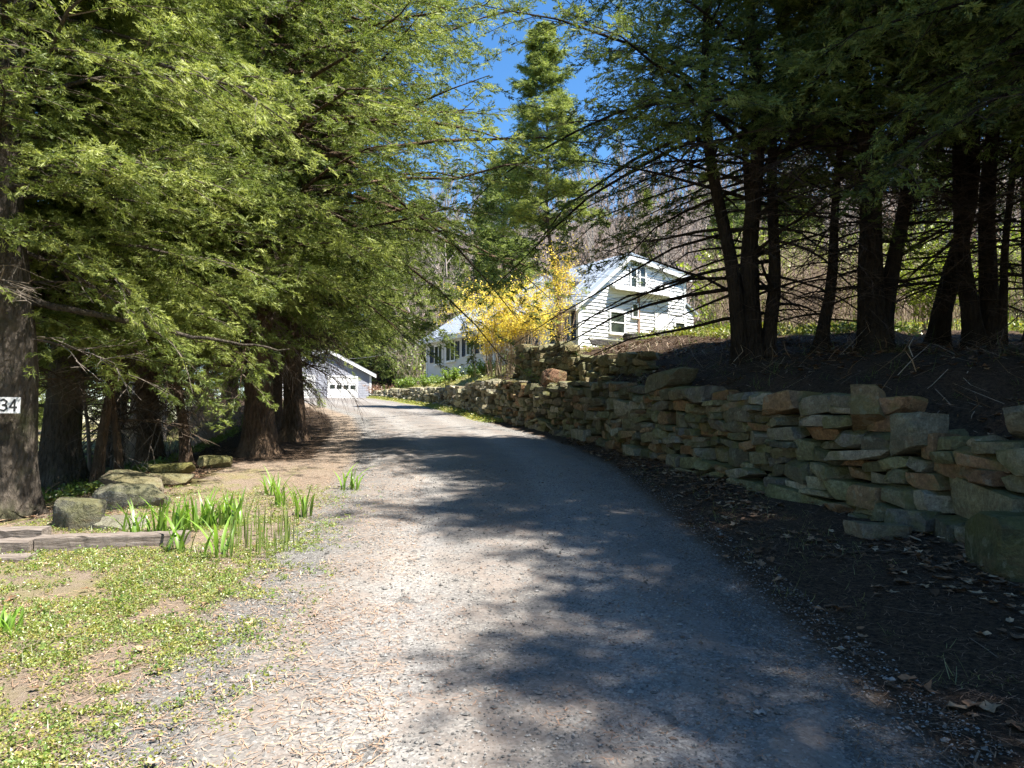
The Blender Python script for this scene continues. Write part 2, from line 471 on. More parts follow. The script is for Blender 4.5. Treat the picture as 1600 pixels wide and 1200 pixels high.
n = 46000
d = 2.0 + 11 * rng.random(n) ** 1.7
x = DL(d) - .5 + (DR(d) - DL(d) + 1.2) * rng.random(n)
z = DZ(x, d); sz = .004 + .0075 * rng.random(n) ** 2.2 + .012 * (rng.random(n) > .985)
g = .09 + .19 * rng.random(n) ** 1.4
col = np.stack([g * 1.05, g * 1.0, g * .93], -1); red = rng.random(n) > .93; col[red] *= (1.05, .8, .65)
v, f = octa(n, np.stack([x, d, z + sz * .25], -1), sz, rng)
mb = MB(); mb.add(v, f, np.repeat(col, 6, 0))
tag(mb.build('gravel', M['pebble']), 'loose grey crushed stone scattered over the driveway', 'gravel', kind='stuff')


# ------------------------------------------------------------------ rocks
def cube_tmpl(n):
    d = {}; V = []; Fq = []
    def vid(p):
        k = tuple(np.round(p, 6))
        if k not in d: d[k] = len(V); V.append(k)
        return d[k]
    g = np.tan(np.linspace(-1, 1, n + 1) * np.pi / 4 * .85) / np.tan(np.pi / 4 * .85)
    for ax in range(3):
        for s in (-1, 1):
            for a in range(n):
                for b in range(n):
                    q = []
                    for (i, j) in ((a, b), (a + 1, b), (a + 1, b + 1), (a, b + 1)):
                        p = [0, 0, 0]; p[ax] = s; p[(ax + 1) % 3] = g[i]; p[(ax + 2) % 3] = g[j]; q.append(vid(p))
                    Fq.append(q if s > 0 else q[::-1])
    return np.array(V, float), np.array(Fq)


CT = {k: cube_tmpl(k) for k in (4, 6, 9, 14)}


def rock(rg, dims, n=6, e=7, cuts=7, rough=.05):
    V, Fq = CT[n]
    p = V / (np.abs(V) ** e).sum(1, keepdims=True) ** (1 / e)
    p = p * (1 + .10 * (rg.random(3) - .5))
    # shear / taper so no two are the same box
    p = p + np.stack([p[:, 2] * rg.normal(0, .14), p[:, 0] * rg.normal(0, .08), p[:, 0] * rg.normal(0, .10)], -1)
    p = p * (1 + p[:, [0]] * rg.normal(0, .12) * np.array([0, 1, 1]))
    dm = np.asarray(dims) * .5
    for ax in range(3):                    # each face is split along a slightly tilted plane
        for sg in (-1, 1):
            nv = rg.normal(0, .13, 3); nv[ax] = sg; nv /= np.linalg.norm(nv); h = p @ nv
            p = p - np.maximum(0, h - h.max() * rg.uniform(.78, .9))[:, None] * nv
    for _ in range(cuts):                  # broken corners and edges
        nv = np.where(rg.random(3) < .72, rg.choice([-1, 1], 3), rg.normal(0, .25, 3)) * rg.uniform(.5, 1.2, 3); nv = nv / np.linalg.norm(nv)
        h = p @ nv; dd = h.max() * rg.uniform(.74, .95)
        p = p - np.maximum(0, h - dd)[:, None] * nv
    p = p / np.abs(p).max(0)
    p = p * np.asarray(dims) * .5
    for k in range(5):
        fr = rg.normal(size=3) * (5 + 7 * k); ph = rg.random() * 6.28
        amp = rough * min(dims) / (1 + .8 * k)
        p = p + nrm(p) * (np.sin(p @ fr + ph) * amp)[:, None]
    return p, Fq


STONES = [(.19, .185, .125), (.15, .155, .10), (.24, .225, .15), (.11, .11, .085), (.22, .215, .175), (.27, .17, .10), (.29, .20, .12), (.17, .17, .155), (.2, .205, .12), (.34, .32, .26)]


def split_rect(s0, s1, h0, h1, wmax, hmax, rg, out):
    w, h = s1 - s0, h1 - h0
    k_ = rg.choice([.5, .8, 1.0, 1.5], p=[.3, .3, .25, .15]); lim_w = wmax * k_ * rg.uniform(.7, 1.2); lim_h = hmax * k_ * rg.uniform(.8, 1.35)
    if h > lim_h and h > .16 and (h / lim_h > w / lim_w or rg.random() < .35):
        c = h0 + h * rg.uniform(.33, .67); split_rect(s0, s1, h0, c, wmax, hmax, rg, out); split_rect(s0, s1, c, h1, wmax, hmax, rg, out)
    elif w > lim_w and w > .2:
        c = s0 + w * rg.uniform(.3, .7); split_rect(s0, c, h0, h1, wmax, hmax, rg, out); split_rect(c, s1, h0, h1, wmax, hmax, rg, out)
    else:
        out.append((s0, s1, h0, h1))


def stone_wall(name, label, path, hfun, zfun, wmax, hmax, depth, material, seed, nmax=100, n=9, palette=STONES, jit=.5, batter=.14, group=None):
    """path: (K,2) polyline; stones face the left of its direction."""
    rg = np.random.default_rng(seed)
    path = np.asarray(path, float); seg = np.linalg.norm(np.diff(path, axis=0), axis=1); S = np.concatenate([[0], np.cumsum(seg)])
    def at(s): return np.array([np.interp(s, S, path[:, 0]), np.interp(s, S, path[:, 1])])
    rects = []; s = 0
    while s < S[-1] - .2:
        w = min(rg.uniform(2.5, 5.0), S[-1] - s); p = at(s + w / 2); H = hfun(p[1]) * rg.uniform(.94, 1.05)
        split_rect(s, s + w, -.1, H, wmax, hmax, rg, rects); s += w
    root = thing(name, label, 'stone wall', (*at(S[-1] / 2), float(zfun(*at(S[-1] / 2)))), group=group)
    ox, oy, oz = root.location
    items = []
    for (s0, s1, h0, h1) in rects:
        c = at((s0 + s1) / 2); t = nrm((at(s1) - at(s0))[None])[0]; nv = np.array([-t[1], t[0]])
        w, h = (s1 - s0), (h1 - h0)
        dims = np.array([w * 1.07 + .02, depth * rg.uniform(.8, 1.2), h * 1.08 + .012])
        p, fq_ = rock(rg, dims, n, e=26, cuts=int(rg.integers(3, 8)), rough=.016)
        a = rg.normal(0, .07 * jit * 2); ca, sa = math.cos(a), math.sin(a)
        p = np.stack([p[:, 0] * ca - p[:, 2] * sa, p[:, 1], p[:, 0] * sa + p[:, 2] * ca], -1)
        yaw = rg.normal(0, .12 * jit * 2); cy, sy = math.cos(yaw), math.sin(yaw)
        p = np.stack([p[:, 0] * cy - p[:, 1] * sy, p[:, 0] * sy + p[:, 1] * cy, p[:, 2]], -1)
        out = -batter * (h0 + h1) / 2 + rg.normal(0, .045) * 2 * jit + .05 * (h0 < .1)
        cen = np.array([*(c + nv * out), float(zfun(*c)) + (h0 + h1) / 2])
        wv = np.stack([p[:, 0] * t[0] + p[:, 1] * nv[0], p[:, 0] * t[1] + p[:, 1] * nv[1], p[:, 2]], -1)
        dist = math.hypot(cen[0], cen[1])
        seen = w * h / (dist * dist) if (cen[1] > 0 and abs(cen[0]) < .76 * cen[1]) else w * h / 1e5
        colr = np.array(palette[rg.integers(len(palette))]) * rg.uniform(.75, 1.3)
        items.append((seen, cen, wv, fq_, colr))
    items.sort(key=lambda q: -q[0])
    for seen, cen, wv, fq_, colr in items[:nmax]:
        mb = MB(); mb.add(wv, fq_, colr, smooth=True); mb.build('stone', material, root, tuple(cen - np.array([ox, oy, oz])), sharp=22)
    if items[nmax:]:
        mb = MB()
        for seen, cen, wv, fq_, colr in items[nmax:]:
            mb.add(wv + cen - np.array([ox, oy, oz]), fq_, colr, smooth=True)
        r = mb.build('small_stone_fill', material, root, sharp=22); r['kind'] = 'stuff'
    return root


def boulder(name, label, px, py, dims, yaw=0, tilt=0, colr=(.18, .17, .13), seed=0, zoff=0.0, n=14, material=None, cat='stone', roll=0, z=None, cuts=7, group=None):
    rg = np.random.default_rng(seed)
    p, fq_ = rock(rg, np.array(dims), n, e=18, cuts=cuts, rough=.02)
    mb = MB(); mb.add(p, fq_, colr, smooth=True)
    zz = float(G(px, py)) if z is None else z
    o = mb.build(name, material or M['stone'], None, (px, py, zz + zoff), sharp=22)
    o.rotation_euler = (roll, tilt, yaw)
    return tag(o, label, cat, group)


def pathW(y0, y1, off=0.0):
    y = np.arange(y0, y1, .25); return np.stack([W(y) + off, y], -1)


# long retaining wall on the right (path runs away from the camera, so its left side faces the drive)
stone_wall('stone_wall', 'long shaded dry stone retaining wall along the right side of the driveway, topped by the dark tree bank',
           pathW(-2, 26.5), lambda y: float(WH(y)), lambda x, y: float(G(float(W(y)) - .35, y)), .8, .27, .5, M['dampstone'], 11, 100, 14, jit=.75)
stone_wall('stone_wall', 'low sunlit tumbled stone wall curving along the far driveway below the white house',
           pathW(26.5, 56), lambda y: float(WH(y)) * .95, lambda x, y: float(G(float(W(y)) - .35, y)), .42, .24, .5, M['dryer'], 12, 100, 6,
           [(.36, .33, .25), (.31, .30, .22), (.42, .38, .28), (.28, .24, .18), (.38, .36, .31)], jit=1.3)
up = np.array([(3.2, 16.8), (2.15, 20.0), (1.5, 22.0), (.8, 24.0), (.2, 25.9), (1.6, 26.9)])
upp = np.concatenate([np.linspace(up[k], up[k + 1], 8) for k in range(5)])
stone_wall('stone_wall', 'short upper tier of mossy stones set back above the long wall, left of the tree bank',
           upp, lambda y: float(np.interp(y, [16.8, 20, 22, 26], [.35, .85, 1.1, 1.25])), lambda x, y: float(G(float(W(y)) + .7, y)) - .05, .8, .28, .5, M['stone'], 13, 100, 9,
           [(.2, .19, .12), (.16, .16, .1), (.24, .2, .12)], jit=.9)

# stones lying on or against the long wall
def wz(y): return float(G(float(W(y)) - .35, y)) + float(WH(y))
boulder('boulder', 'pointed rust brown boulder standing up on top of the long stone wall', float(W(8.1)) + .02, 8.1, (.62, .42, .46), 1.2, .45, (.25, .17, .09), 21, z=wz(8.1) + .08)
boulder('boulder', 'square grey boulder on the long stone wall, right of the pointed rusty one', float(W(7.4)) - .03, 7.35, (.55, .45, .48), 1.5, .05, (.19, .19, .15), 22, z=wz(7.4) - .02)
boulder('boulder', 'dark rounded boulder on the wall top at the right edge of the photo', float(W(6.3)) + .25, 6.35, (.5, .42, .34), .4, .1, (.15, .15, .12), 23, z=wz(6.3) + .13)
boulder('boulder', 'large dark green mossy boulder at the foot of the wall in the lower right', 4.0, 5.75, (.9, .7, .55), 1.35, .08, (.10, .11, .06), 24, zoff=.16)
boulder('boulder', 'big slanting mossy slab on the wall below the multi-stemmed tree', float(W(13.2)) + .15, 13.2, (1.5, .6, .34), 1.75, .14, (.16, .16, .11), 25, z=wz(13.2) + .06)
boulder('boulder', 'reddish round stone on the wall top near the upper tier', float(W(20.8)) + .2, 20.8, (.75, .6, .5), .5, .1, (.26, .15, .10), 26, z=wz(20.8) + .1)
boulder('boulder', 'small dark stone lying in the leaf litter before the long wall', 2.3, 17.0, (.28, .22, .14), .5, .1, (.2, .2, .2), 27, zoff=.04)
boulder('boulder', 'flat pale stone half buried in leaf litter below the long wall', 3.45, 7.0, (.6, .35, .16), .2, .1, (.25, .22, .17), 28, zoff=.05)

# mossy ledge on the left, beside the path of spring leaves
LS = [('broad grey flat-faced slab of the left stone ledge, just behind the green leaves', -4.62, 9.0, (.9, .6, .42), .25, .02, (.16, .16, .145), .06, M['stone']),
      ('dark square stone block at the left ledge corner, next to the timber', -4.55, 7.75, (.5, .5, .42), .3, .05, (.12, .12, .10), .1, M['stone']),
      ('pale low stone against the dark block, half hidden by green leaves', -4.1, 7.7, (.6, .4, .26), -.2, .05, (.22, .21, .19), -.03, M['dryer']),
      ('yellow moss covered slab on top of the left stone ledge', -5.3, 11.5, (.7, .45, .2), .5, -.05, (.2, .19, .07), .12, M['stone']),
      ('thin layered brown ledge stone under the yellow mossy slab', -5.05, 10.7, (.75, .5, .2), .2, .05, (.2, .17, .12), .08, M['stone']),
      ('small mossy stone at the foot of the largest left trunk', -5.15, 12.7, (.6, .4, .24), .8, 0, (.2, .19, .09), .08, M['stone']),
      ('cream lichen covered knob of stone at the outer edge of the ledge', -5.3, 9.9, (.28, .22, .2), .3, 0, (.32, .31, .2), .22, M['dryer']),
      ('brown ledge stone behind the grey slab on the left', -5.0, 9.75, (.9, .6, .3), -.3, .08, (.2, .17, .13), .16, M['stone'])]
for k, (lb, px, py, dm, yw, tl, cl, zo, mt) in enumerate(LS):
    boulder('ledge_stone', lb, px, py, dm, yw, tl, cl, 40 + k, zo, 14, mt, 'stone', cuts=16, group='stones of the left ledge')

# ------------------------------------------------------------------ old timbers on the left
def timber(label, p0, p1, w, h, z, seed, roll=0):
    rg = np.random.default_rng(seed); p0 = np.array(p0); p1 = np.array(p1); L = np.linalg.norm(p1 - p0)
    K = 24; xs_ = np.linspace(-L / 2, L / 2, K)
    c = .012
    prof = np.array([(-w / 2 + c, -h / 2), (w / 2 - c, -h / 2), (w / 2, -h / 2 + c), (w / 2, h / 2 - c), (w / 2 - c, h / 2), (-w / 2 + c, h / 2), (-w / 2, h / 2 - c), (-w / 2, -h / 2 + c)])
    v = np.array([[(x, py + rg.normal(0, .003) + .012 * math.sin(x * 1.3 + seed), pz + rg.normal(0, .003)) for py, pz in prof] for x in xs_]).reshape(-1, 3)
    f = [(k * 8 + i, (k + 1) * 8 + i, (k + 1) * 8 + (i + 1) % 8, k * 8 + (i + 1) % 8) for k in range(K - 1) for i in range(8)]
    mb = MB(); mb.add(v, f)
    mb.add(v[:8], [tuple(range(7, -1, -1))]); mb.add(v[-8:], [tuple(range(8))])
    o = mb.build('timber', M['timber'], None, (*((p0 + p1) / 2), z)); a = math.atan2(p1[1] - p0[1], p1[0] - p0[0]); o.rotation_euler = (roll, 0, a)
    return tag(o, label, 'timber')


timber('long grey weathered timber lying beside the dark stone block', (-4.3, 6.72), (-3.05, 6.95), .2, .2, .47, 1)
timber('upper weathered timber of the short stack at the left edge of the photo', (-6.2, 6.78), (-4.4, 6.98), .18, .12, .55, 2, .05)
timber('middle weathered timber of the short stack at the left edge of the photo', (-6.1, 6.42), (-4.3, 6.66), .2, .16, .47, 3)
timber('lowest dark timber of the short stack at the left edge of the photo', (-6.0, 6.12), (-4.15, 6.4), .18, .16, .38, 4)

# ------------------------------------------------------------------ conifers
def spray_tmpl(rg, n=7, second=True):
    V = []; Fq = []
    def kite(a, tip, wd, z0, z1):
        a = np.array(a); tip = np.array(tip); d = tip - a; pr = np.array([-d[1], d[0]]); pr = pr / np.linalg.norm(pr) * wd
        mid = a + d * .5; k = len(V); tw = rg.normal(0, .03)
        V.extend([(*a, z0), (*(mid + pr), (z0 + z1) / 2 + tw), (*tip, z1), (*(mid - pr), (z0 + z1) / 2 - tw)]); Fq.append((k, k + 1, k + 2, k + 3))
    bend = rg.normal(0, .18)
    ax = lambda x: (x, bend * x * x)
    sag = lambda x: -.10 * x * x
    for sd in (-1, 1):
        for i in range(n):
            x = (i + .35 + .6 * rg.random()) / n * .93; l = (.52 * (1 - x ** 1.4) * min(1, .4 + 2.4 * x) + .10) * rg.uniform(.5, 1.3)
            a = R_(rg.uniform(28, 66)); p = ax(x); tip = (p[0] + l * math.cos(a), p[1] + sd * l * math.sin(a)); dz = rg.normal(0, .09)
            kite(p, tip, .018 * rg.uniform(.8, 1.25), sag(x), sag(x) - .06 * l + dz)
            if second and l > .22:
                for q, sg in ((.42, 1), (.62, -1)):
                    c = (p[0] + (tip[0] - p[0]) * q, p[1] + (tip[1] - p[1]) * q); a2 = a * sd + sg * R_(rg.uniform(32, 55)); l2 = l * rg.uniform(.3, .5)
                    kite(c, (c[0] + l2 * math.cos(a2), c[1] + l2 * math.sin(a2)), .014, sag(x) + dz * q, sag(x) + dz * q + rg.normal(0, .05))
    kite(ax(0), ax(.55), .012, 0, sag(.55)); kite(ax(.5), ax(1.05), .022, sag(.5), sag(1.05))
    return np.array(V), np.array(Fq)


SPR = [spray_tmpl(np.random.default_rng(100 + k)) for k in range(6)]
SPRL = [spray_tmpl(np.random.default_rng(200 + k), 6, False) for k in range(4)]
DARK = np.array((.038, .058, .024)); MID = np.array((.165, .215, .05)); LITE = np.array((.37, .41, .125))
KK = 7


def lerp_poly(P, t):
    K = P.shape[1]; u = np.clip(t, 0, 1) * (K - 1); i = np.minimum(u.astype(int), K - 2); w = (u - i)[..., None]
    b = np.arange(P.shape[0])[:, None]
    return P[b, i] * (1 - w) + P[b, i + 1] * w, nrm(P[b, i + 1] - P[b, i])


def conifer(seed, H, r0, zb, nb, L, stems=None, bias=None, dead=(0, 0, 0), nsub=11, nspr=7, spray=(.26, .46), lod=False, tone=0.0, crowd=.0,
            deadlen=2.2, low=.75, up=0.0, flare=.5, shape=.75, limbs=(), bc=(.06, .045, .033), hang=0.0):
    """returns trunk MB, crown MB in local coordinates (origin at the foot)"""
    rg = np.random.default_rng(seed)
    tk, cr = MB(), MB(); tw = cr.tw = MB()
    if stems is None: stems = [(0, 0, 0, 0, 1.0, 1.0)]
    paths = []
    for (sx, sy, lx, ly, rs, hs) in stems:     # foot offset, lean at top, radius and height factor
        K = 18; t = np.linspace(0, 1, K); tt = t ** 1.0
        z = H * hs * tt
        wob = .10 * np.sin(z * .9 + rg.random() * 6) * smooth(0, 2, z)
        px = sx + lx * (1 - np.exp(-t * 2.2)) / (1 - math.exp(-2.2)) + wob; py = sy + ly * (1 - np.exp(-t * 2.2)) / (1 - math.exp(-2.2)) + .08 * np.sin(z * .8 + rg.random() * 6)
        z[0] = -.35
        zz = np.concatenate([[-.35, 0, .15, .35, .7], z[1:]]); o_ = np.argsort(zz); zz = zz[o_]
        px2 = np.interp(zz, z, px); py2 = np.interp(zz, z, py)
        rad = r0 * rs * (1 - .93 * np.clip(zz / (H * hs), 0, 1) ** .9) * (1 + flare * np.exp(-np.clip(zz, 0, None) / .28))
        P = np.stack([px2, py2, zz], -1)
        v, f = tubes(P[None], rad[None], 18)
        th = np.arctan2(v[:, 1] - np.interp(v[:, 2], zz, py2), v[:, 0] - np.interp(v[:, 2], zz, px2))
        lump = 1 + (.05 * np.sin(5 * th + v[:, 2] * 1.1) + .04 * np.sin(9 * th - v[:, 2] * 2.3)) + .16 * np.exp(-np.clip(v[:, 2], 0, None) / .3) * np.sin(5 * th + 1)
        v[:, 0] = np.interp(v[:, 2], zz, py2 * 0 + px2) + (v[:, 0] - np.interp(v[:, 2], zz, px2)) * lump
        v[:, 1] = np.interp(v[:, 2], zz, py2) + (v[:, 1] - np.interp(v[:, 2], zz, py2)) * lump
        tk.add(v, f, bc, smooth=True); paths.append((zz, px2, py2, rad, H * hs))
    for lp in limbs:                            # explicit thick limbs: polyline + start radius
        P = np.array(lp[0], float); u = np.linspace(0, len(P) - 1, 22); k = np.minimum(u.astype(int), len(P) - 2); w = (u - k)[:, None]
        Q = P[k] * (1 - w) + P[k + 1] * w
        for _ in range(3): Q[1:-1] = (Q[:-2] + 2 * Q[1:-1] + Q[2:]) / 4
        Q = Q + rg.normal(0, .012, Q.shape)
        v, f = tubes(Q[None], (lp[1] * (1 - .82 * np.linspace(0, 1, 22)))[None], 8); tk.add(v, f, bc, smooth=True)

    def grow(n, z0, z1, Lm, live, power=1.0):
        which = rg.integers(len(paths), size=n)
        fr = (np.arange(n) + rg.random(n)) / n; fr = fr ** power
        ph = np.arange(n) * 2.399963 + rg.normal(0, .35, n)
        st = np.empty((n, 3)); r_ = np.empty(n); f_ = np.empty(n)
        for k, (zz, px, py, rad, hh) in enumerate(paths):
            q = which == k; z = z0 + (min(z1, hh * .985) - z0) * fr[q]
            st[q] = np.stack([np.interp(z, zz, px), np.interp(z, zz, py), z], -1); r_[q] = np.interp(z, zz, rad); f_[q] = (z - zb) / max(.1, hh - zb)
        f_ = np.clip(f_, 0, 1)
        Lb = Lm * ((1 - f_) ** shape * .96 + .06) * (low + (1 - low) * smooth(0, .18, f_)) * rg.uniform(.6, 1.12, n) if live else Lm * rg.uniform(.35, 1.1, n) * ((1 - .7 * np.clip(np.cos(ph), 0, 1)) if hang else 1)
        if bias is not None: Lb = Lb * bias(ph, st[:, 2])
        a = (rg.normal(.12 + up, .25, n) + .55 * f_) if live else rg.normal(.12, .22, n)
        bb = rg.uniform(.08, .5, n) * (1 - .5 * f_)
        t = np.linspace(0, 1, KK)[None]
        hd = np.stack([np.cos(ph), np.sin(ph), 0 * ph], -1); sd = np.stack([-np.sin(ph), np.cos(ph), 0 * ph], -1)
        lat = rg.normal(0, .10, (n, 1)) * Lb[:, None] * t ** 2 + rg.normal(0, .018, (n, KK)) * Lb[:, None] * t
        P = st[:, None] + hd[:, None] * (Lb[:, None] * t)[..., None] + sd[:, None] * lat[..., None]
        P[..., 2] += Lb[:, None] * (a[:, None] * t - bb[:, None] * t ** 2) + rg.normal(0, .014, (n, KK)) * Lb[:, None] * t
        rad = np.minimum(r_ * .5, .010 + .0085 * Lb)[:, None] * (1 - .85 * t)
        v, f = tubes(P, rad, 5 if not lod else 3); tk.add(v, f, bc, smooth=True)
        return P, Lb, ph, f_

    def subs(P, Lb, m, lo, fac, ang, live=True):
        n = len(P); t = lo + (.98 - lo) * (np.arange(m)[None] + rg.random((n, m))) / m
        p, d = lerp_poly(P, t)
        sg = np.where(np.arange(m)[None] % 2, 1, -1) * np.ones((n, 1))
        a = sg * np.radians(ang + rg.normal(0, 12, (n, m)))
        ln = Lb[:, None] * fac * (1 - .45 * t) * rg.uniform(.55, 1.2, (n, m)) + .14
        c, s = np.cos(a), np.sin(a)
        dd = np.stack([d[..., 0] * c - d[..., 1] * s, d[..., 0] * s + d[..., 1] * c, d[..., 2] * .7 + rg.normal(0, .13 if live else .3, (n, m))], -1); dd = nrm(dd)
        k = 4; u = np.linspace(0, 1, k)
        Q = p[:, :, None] + dd[:, :, None] * (ln[..., None] * u)[..., None]
        Q[..., 2] -= (ln[..., None] * (.22 if live else .1)) * u ** 2
        Q[..., :2] += rg.normal(0, .02, Q[..., :2].shape) * ln[..., None, None]
        return Q.reshape(-1, k, 3), ln.ravel(), t

    if dead[2]:
        P, Lb, ph, _ = grow(dead[2], dead[0], dead[1], deadlen, False)
        Q, ln, t = subs(P, Lb, 8, .2, .42, 45, False)
        if hang: Q[..., 2] -= hang * ln.reshape(-1, 1) * np.linspace(0, 1, 4)[None] ** 1.5
        v, f = tubes(Q, np.full((len(Q), 4), 1.) * np.array([.0075, .006, .0045, .002]), 3); tw.add(v, f, np.array(bc) * 1.5)
        Q2, ln2, t = subs(Q, ln, 3, .2, .55, 40, False)
        if hang: Q2[..., 2] -= hang * .6 * ln2.reshape(-1, 1) * np.linspace(0, 1, 4)[None] ** 1.5
        v, f = tubes(Q2, np.full((len(Q2), 4), 1.) * np.array([.0048, .004, .003, .0015]), 3); tw.add(v, f, np.array(bc) * 1.8)
    P, Lb, ph, f_ = grow(nb, zb, H, L, True, 1.05)
    Q, ln, tq = subs(P, Lb, nsub, .16, .40, 52)
    v, f = tubes(Q, np.full((len(Q), 4), 1.) * np.array([.009, .007, .005, .002]), 3); tw.add(v, f, np.array(bc) * 1.1)
    # sprays on the side branches and on the outer main branch
    m = nspr; n = len(Q)
    t = .12 + .9 * (np.arange(m)[None] + rg.random((n, m))) / m
    p, d = lerp_poly(Q, t)
    sg = np.where((np.arange(m)[None] + rg.integers(0, 2, (n, 1))) % 2, 1, -1)
    a = sg * np.radians(rg.normal(38, 14, (n, m))); a[:, -1] *= .15
    brt = np.repeat(rg.random(len(P)), nsub)[:, None] + np.zeros((n, m))
    tipq = np.repeat(np.ones(len(P)), nsub)[:, None] * tq.reshape(-1)[:, None] * .0 + t
    p2, d2 = lerp_poly(P, .45 + .55 * rg.random((len(P), 8)))
    p = np.concatenate([p.reshape(-1, 3), p2.reshape(-1, 3)]); d = np.concatenate([d.reshape(-1, 3), d2.reshape(-1, 3)])
    a = np.concatenate([a.ravel(), rg.normal(0, .7, p2.shape[0] * 8)]); brt = np.concatenate([brt.ravel(), np.repeat(rg.random(len(P)), 8)])
    c, s = np.cos(a), np.sin(a)
    d = nrm(np.stack([d[:, 0] * c - d[:, 1] * s, d[:, 0] * s + d[:, 1] * c, d[:, 2] * .6 - .02 + rg.normal(0, .32, len(a))], -1))
    upv = nrm(np.stack([rg.normal(0, .55, len(a)), rg.normal(0, .55, len(a)), np.ones(len(a))], -1))
    Yv = nrm(np.cross(upv, d)); Zv = np.cross(d, Yv)
    p = p + rg.normal(0, .05, p.shape)
    sc = rg.uniform(*spray, len(a))
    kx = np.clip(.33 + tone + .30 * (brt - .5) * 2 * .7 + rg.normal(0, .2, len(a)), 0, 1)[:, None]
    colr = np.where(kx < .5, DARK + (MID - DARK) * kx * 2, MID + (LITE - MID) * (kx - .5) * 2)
    vv = rg.integers(0, 4 if lod else 6, len(a))
    for k, (tv, tf) in enumerate(SPRL if lod else SPR):
        q = np.where(vv == k)[0]
        if not len(q): continue
        V = p[q, None] + sc[q, None, None] * (tv[None, :, 0:1] * d[q, None] + tv[None, :, 1:2] * Yv[q, None] + tv[None, :, 2:3] * Zv[q, None])
        cr.add(V.reshape(-1, 3), (tf[None] + len(tv) * np.arange(len(q))[:, None, None]).reshape(-1, 4), np.repeat(colr[q], len(tv), 0))
    return tk, cr


def plant_tree(label, x, y, tk, cr, bark, name='hemlock_tree', cat='tree', group=None, dz=0.0, rz=0):
    root = thing(name, label, cat, (x, y, float(G(x, y)) + dz), rz, group)
    tk.build('trunk', M[bark], root)
    cr.tw.build('dead_wood', M['bare'], root)
    cr.build('crown', M['needle'], root)
    return root


# left side -------------------------------------------------------------
def biasA(ph, z):      # long toward the drive high up, shorter low on the drive side
    right = np.clip(np.cos(ph), 0, 1)
    return (1 + .52 * right) * (1 - .75 * right * smooth(5.6, 3.6, z))


tk, cr = conifer(1, 17, .30, 3.0, 155, 4.7, bias=biasA, dead=(2.0, 5.2, 44), hang=.55, nsub=13, nspr=10, spray=(.15, .32), tone=.32, deadlen=2.3, shape=.6, bc=(.15, .12, .095),
                 limbs=[([(-.1, 0, 1.6), (-.7, -.5, 2.3), (-1.5, -1.0, 3.4), (-2.2, -1.3, 4.9), (-2.6, -1.5, 6.6)], .085),
                        ([(-.1, -.1, 1.9), (-.9, -.9, 2.5), (-1.7, -1.5, 3.9), (-2.0, -2.0, 6.0)], .06),
                        ([(0, -.1, 1.7), (-1.2, -.8, 1.9), (-2.5, -1.4, 2.4), (-3.6, -1.8, 3.6)], .06)])
plant_tree('largest left hemlock with a thick brown rooted trunk at the driveway verge', -5.05, 14.7, tk, cr, 'bark')
tk, cr = conifer(2, 16, .26, 3.2, 145, 5.0, bias=lambda ph, z: 1 + .5 * np.clip(np.cos(ph), 0, 1), dead=(1.2, 4.4, 45), hang=.6, nsub=12, nspr=9, spray=(.18, .35), tone=.18, shape=.55)
hB = plant_tree('dark trunked hemlock close behind the largest left trunk', -5.35, 17.8, tk, cr, 'bark')
for (x, y, rz, sc_, lb) in [(-7.4, 22.8, 1.3, 1.0, 'hemlock third along the left verge, its boughs overhanging the driveway'),
                            (-9.6, 28.5, 2.9, 1.05, 'hemlock fourth along the left verge, boughs drooping toward the garage'),
                            (-13.2, 34.5, 4.4, 1.1, 'last hemlock of the left verge row, hiding the left end of the garage')]:
    dup(hB, (x, y, float(G(x, y))), rz, sc_, lb)
def biasE(ph, z): return 1 - .35 * np.clip(-np.sin(ph), 0, 1) * smooth(6, 3, z)
tk, cr = conifer(3, 15, .34, 3.2, 170, 3.8, dead=(2.0, 3.6, 8), nsub=12, nspr=10, spray=(.12, .26), tone=.34, flare=.35, deadlen=1.6, bc=(.13, .11, .09),
                 limbs=[([(.1, .1, 2.6), (.9, .5, 2.45), (2.0, .9, 2.2), (3.0, 1.2, 2.1)], .05)])
plant_tree('massive grey barked tree carrying the white number board', -5.95, 8.5, tk, cr, 'greybark')
tk, cr = conifer(4, 14, .30, 2.6, 95, 3.8, dead=(1.2, 3.2, 12), nsub=11, nspr=9, spray=(.15, .3), tone=.3, flare=.9, bc=(.13, .11, .09))
hG = plant_tree('pale grey trunk with wide flared foot in the low ground behind the number board', -7.35, 12.0, tk, cr, 'greybark')
tk, cr = conifer(5, 10, .075, 2.4, 90, 2.5, stems=[(0, 0, .5, .2, 1, 1), (.25, .1, -.4, .3, .8, .9)], nsub=10, nspr=9, spray=(.13, .26), tone=.28, dead=(1.0, 2.6, 8), deadlen=1.4)
plant_tree('slender twin stemmed young hemlock between the left ledge and the flared grey trunk', -6.2, 11.0, tk, cr, 'bark', dz=0)
tk, cr = conifer(6, 15, .25, 3.4, 90, 3.9, dead=(.8, 4.0, 50), hang=.5, nsub=11, nspr=8, spray=(.2, .36), tone=.22)
hD = plant_tree('straight reddish trunk behind the mossy ledge, left of the largest hemlock', -7.7, 15.6, tk, cr, 'bark')
dup(hD, (-10.5, 19.5, float(G(-10.5, 19.5))), 2.1, .9, 'hemlock in the low woods beyond the reddish trunk, seen between thin stems')
dup(hG, (-12.5, 15.5, float(G(-12.5, 15.5))), 4.1, 1.0, 'grey trunked hemlock deep in the low woods at the far left')
tk, cr = conifer(7, 11, .085, 2.5, 120, 2.9, stems=[(0, 0, -.5, -.3, 1, 1)], nsub=11, nspr=10, spray=(.13, .27), tone=.3, dead=(.8, 2.8, 16), hang=.4, deadlen=1.5, up=.05)
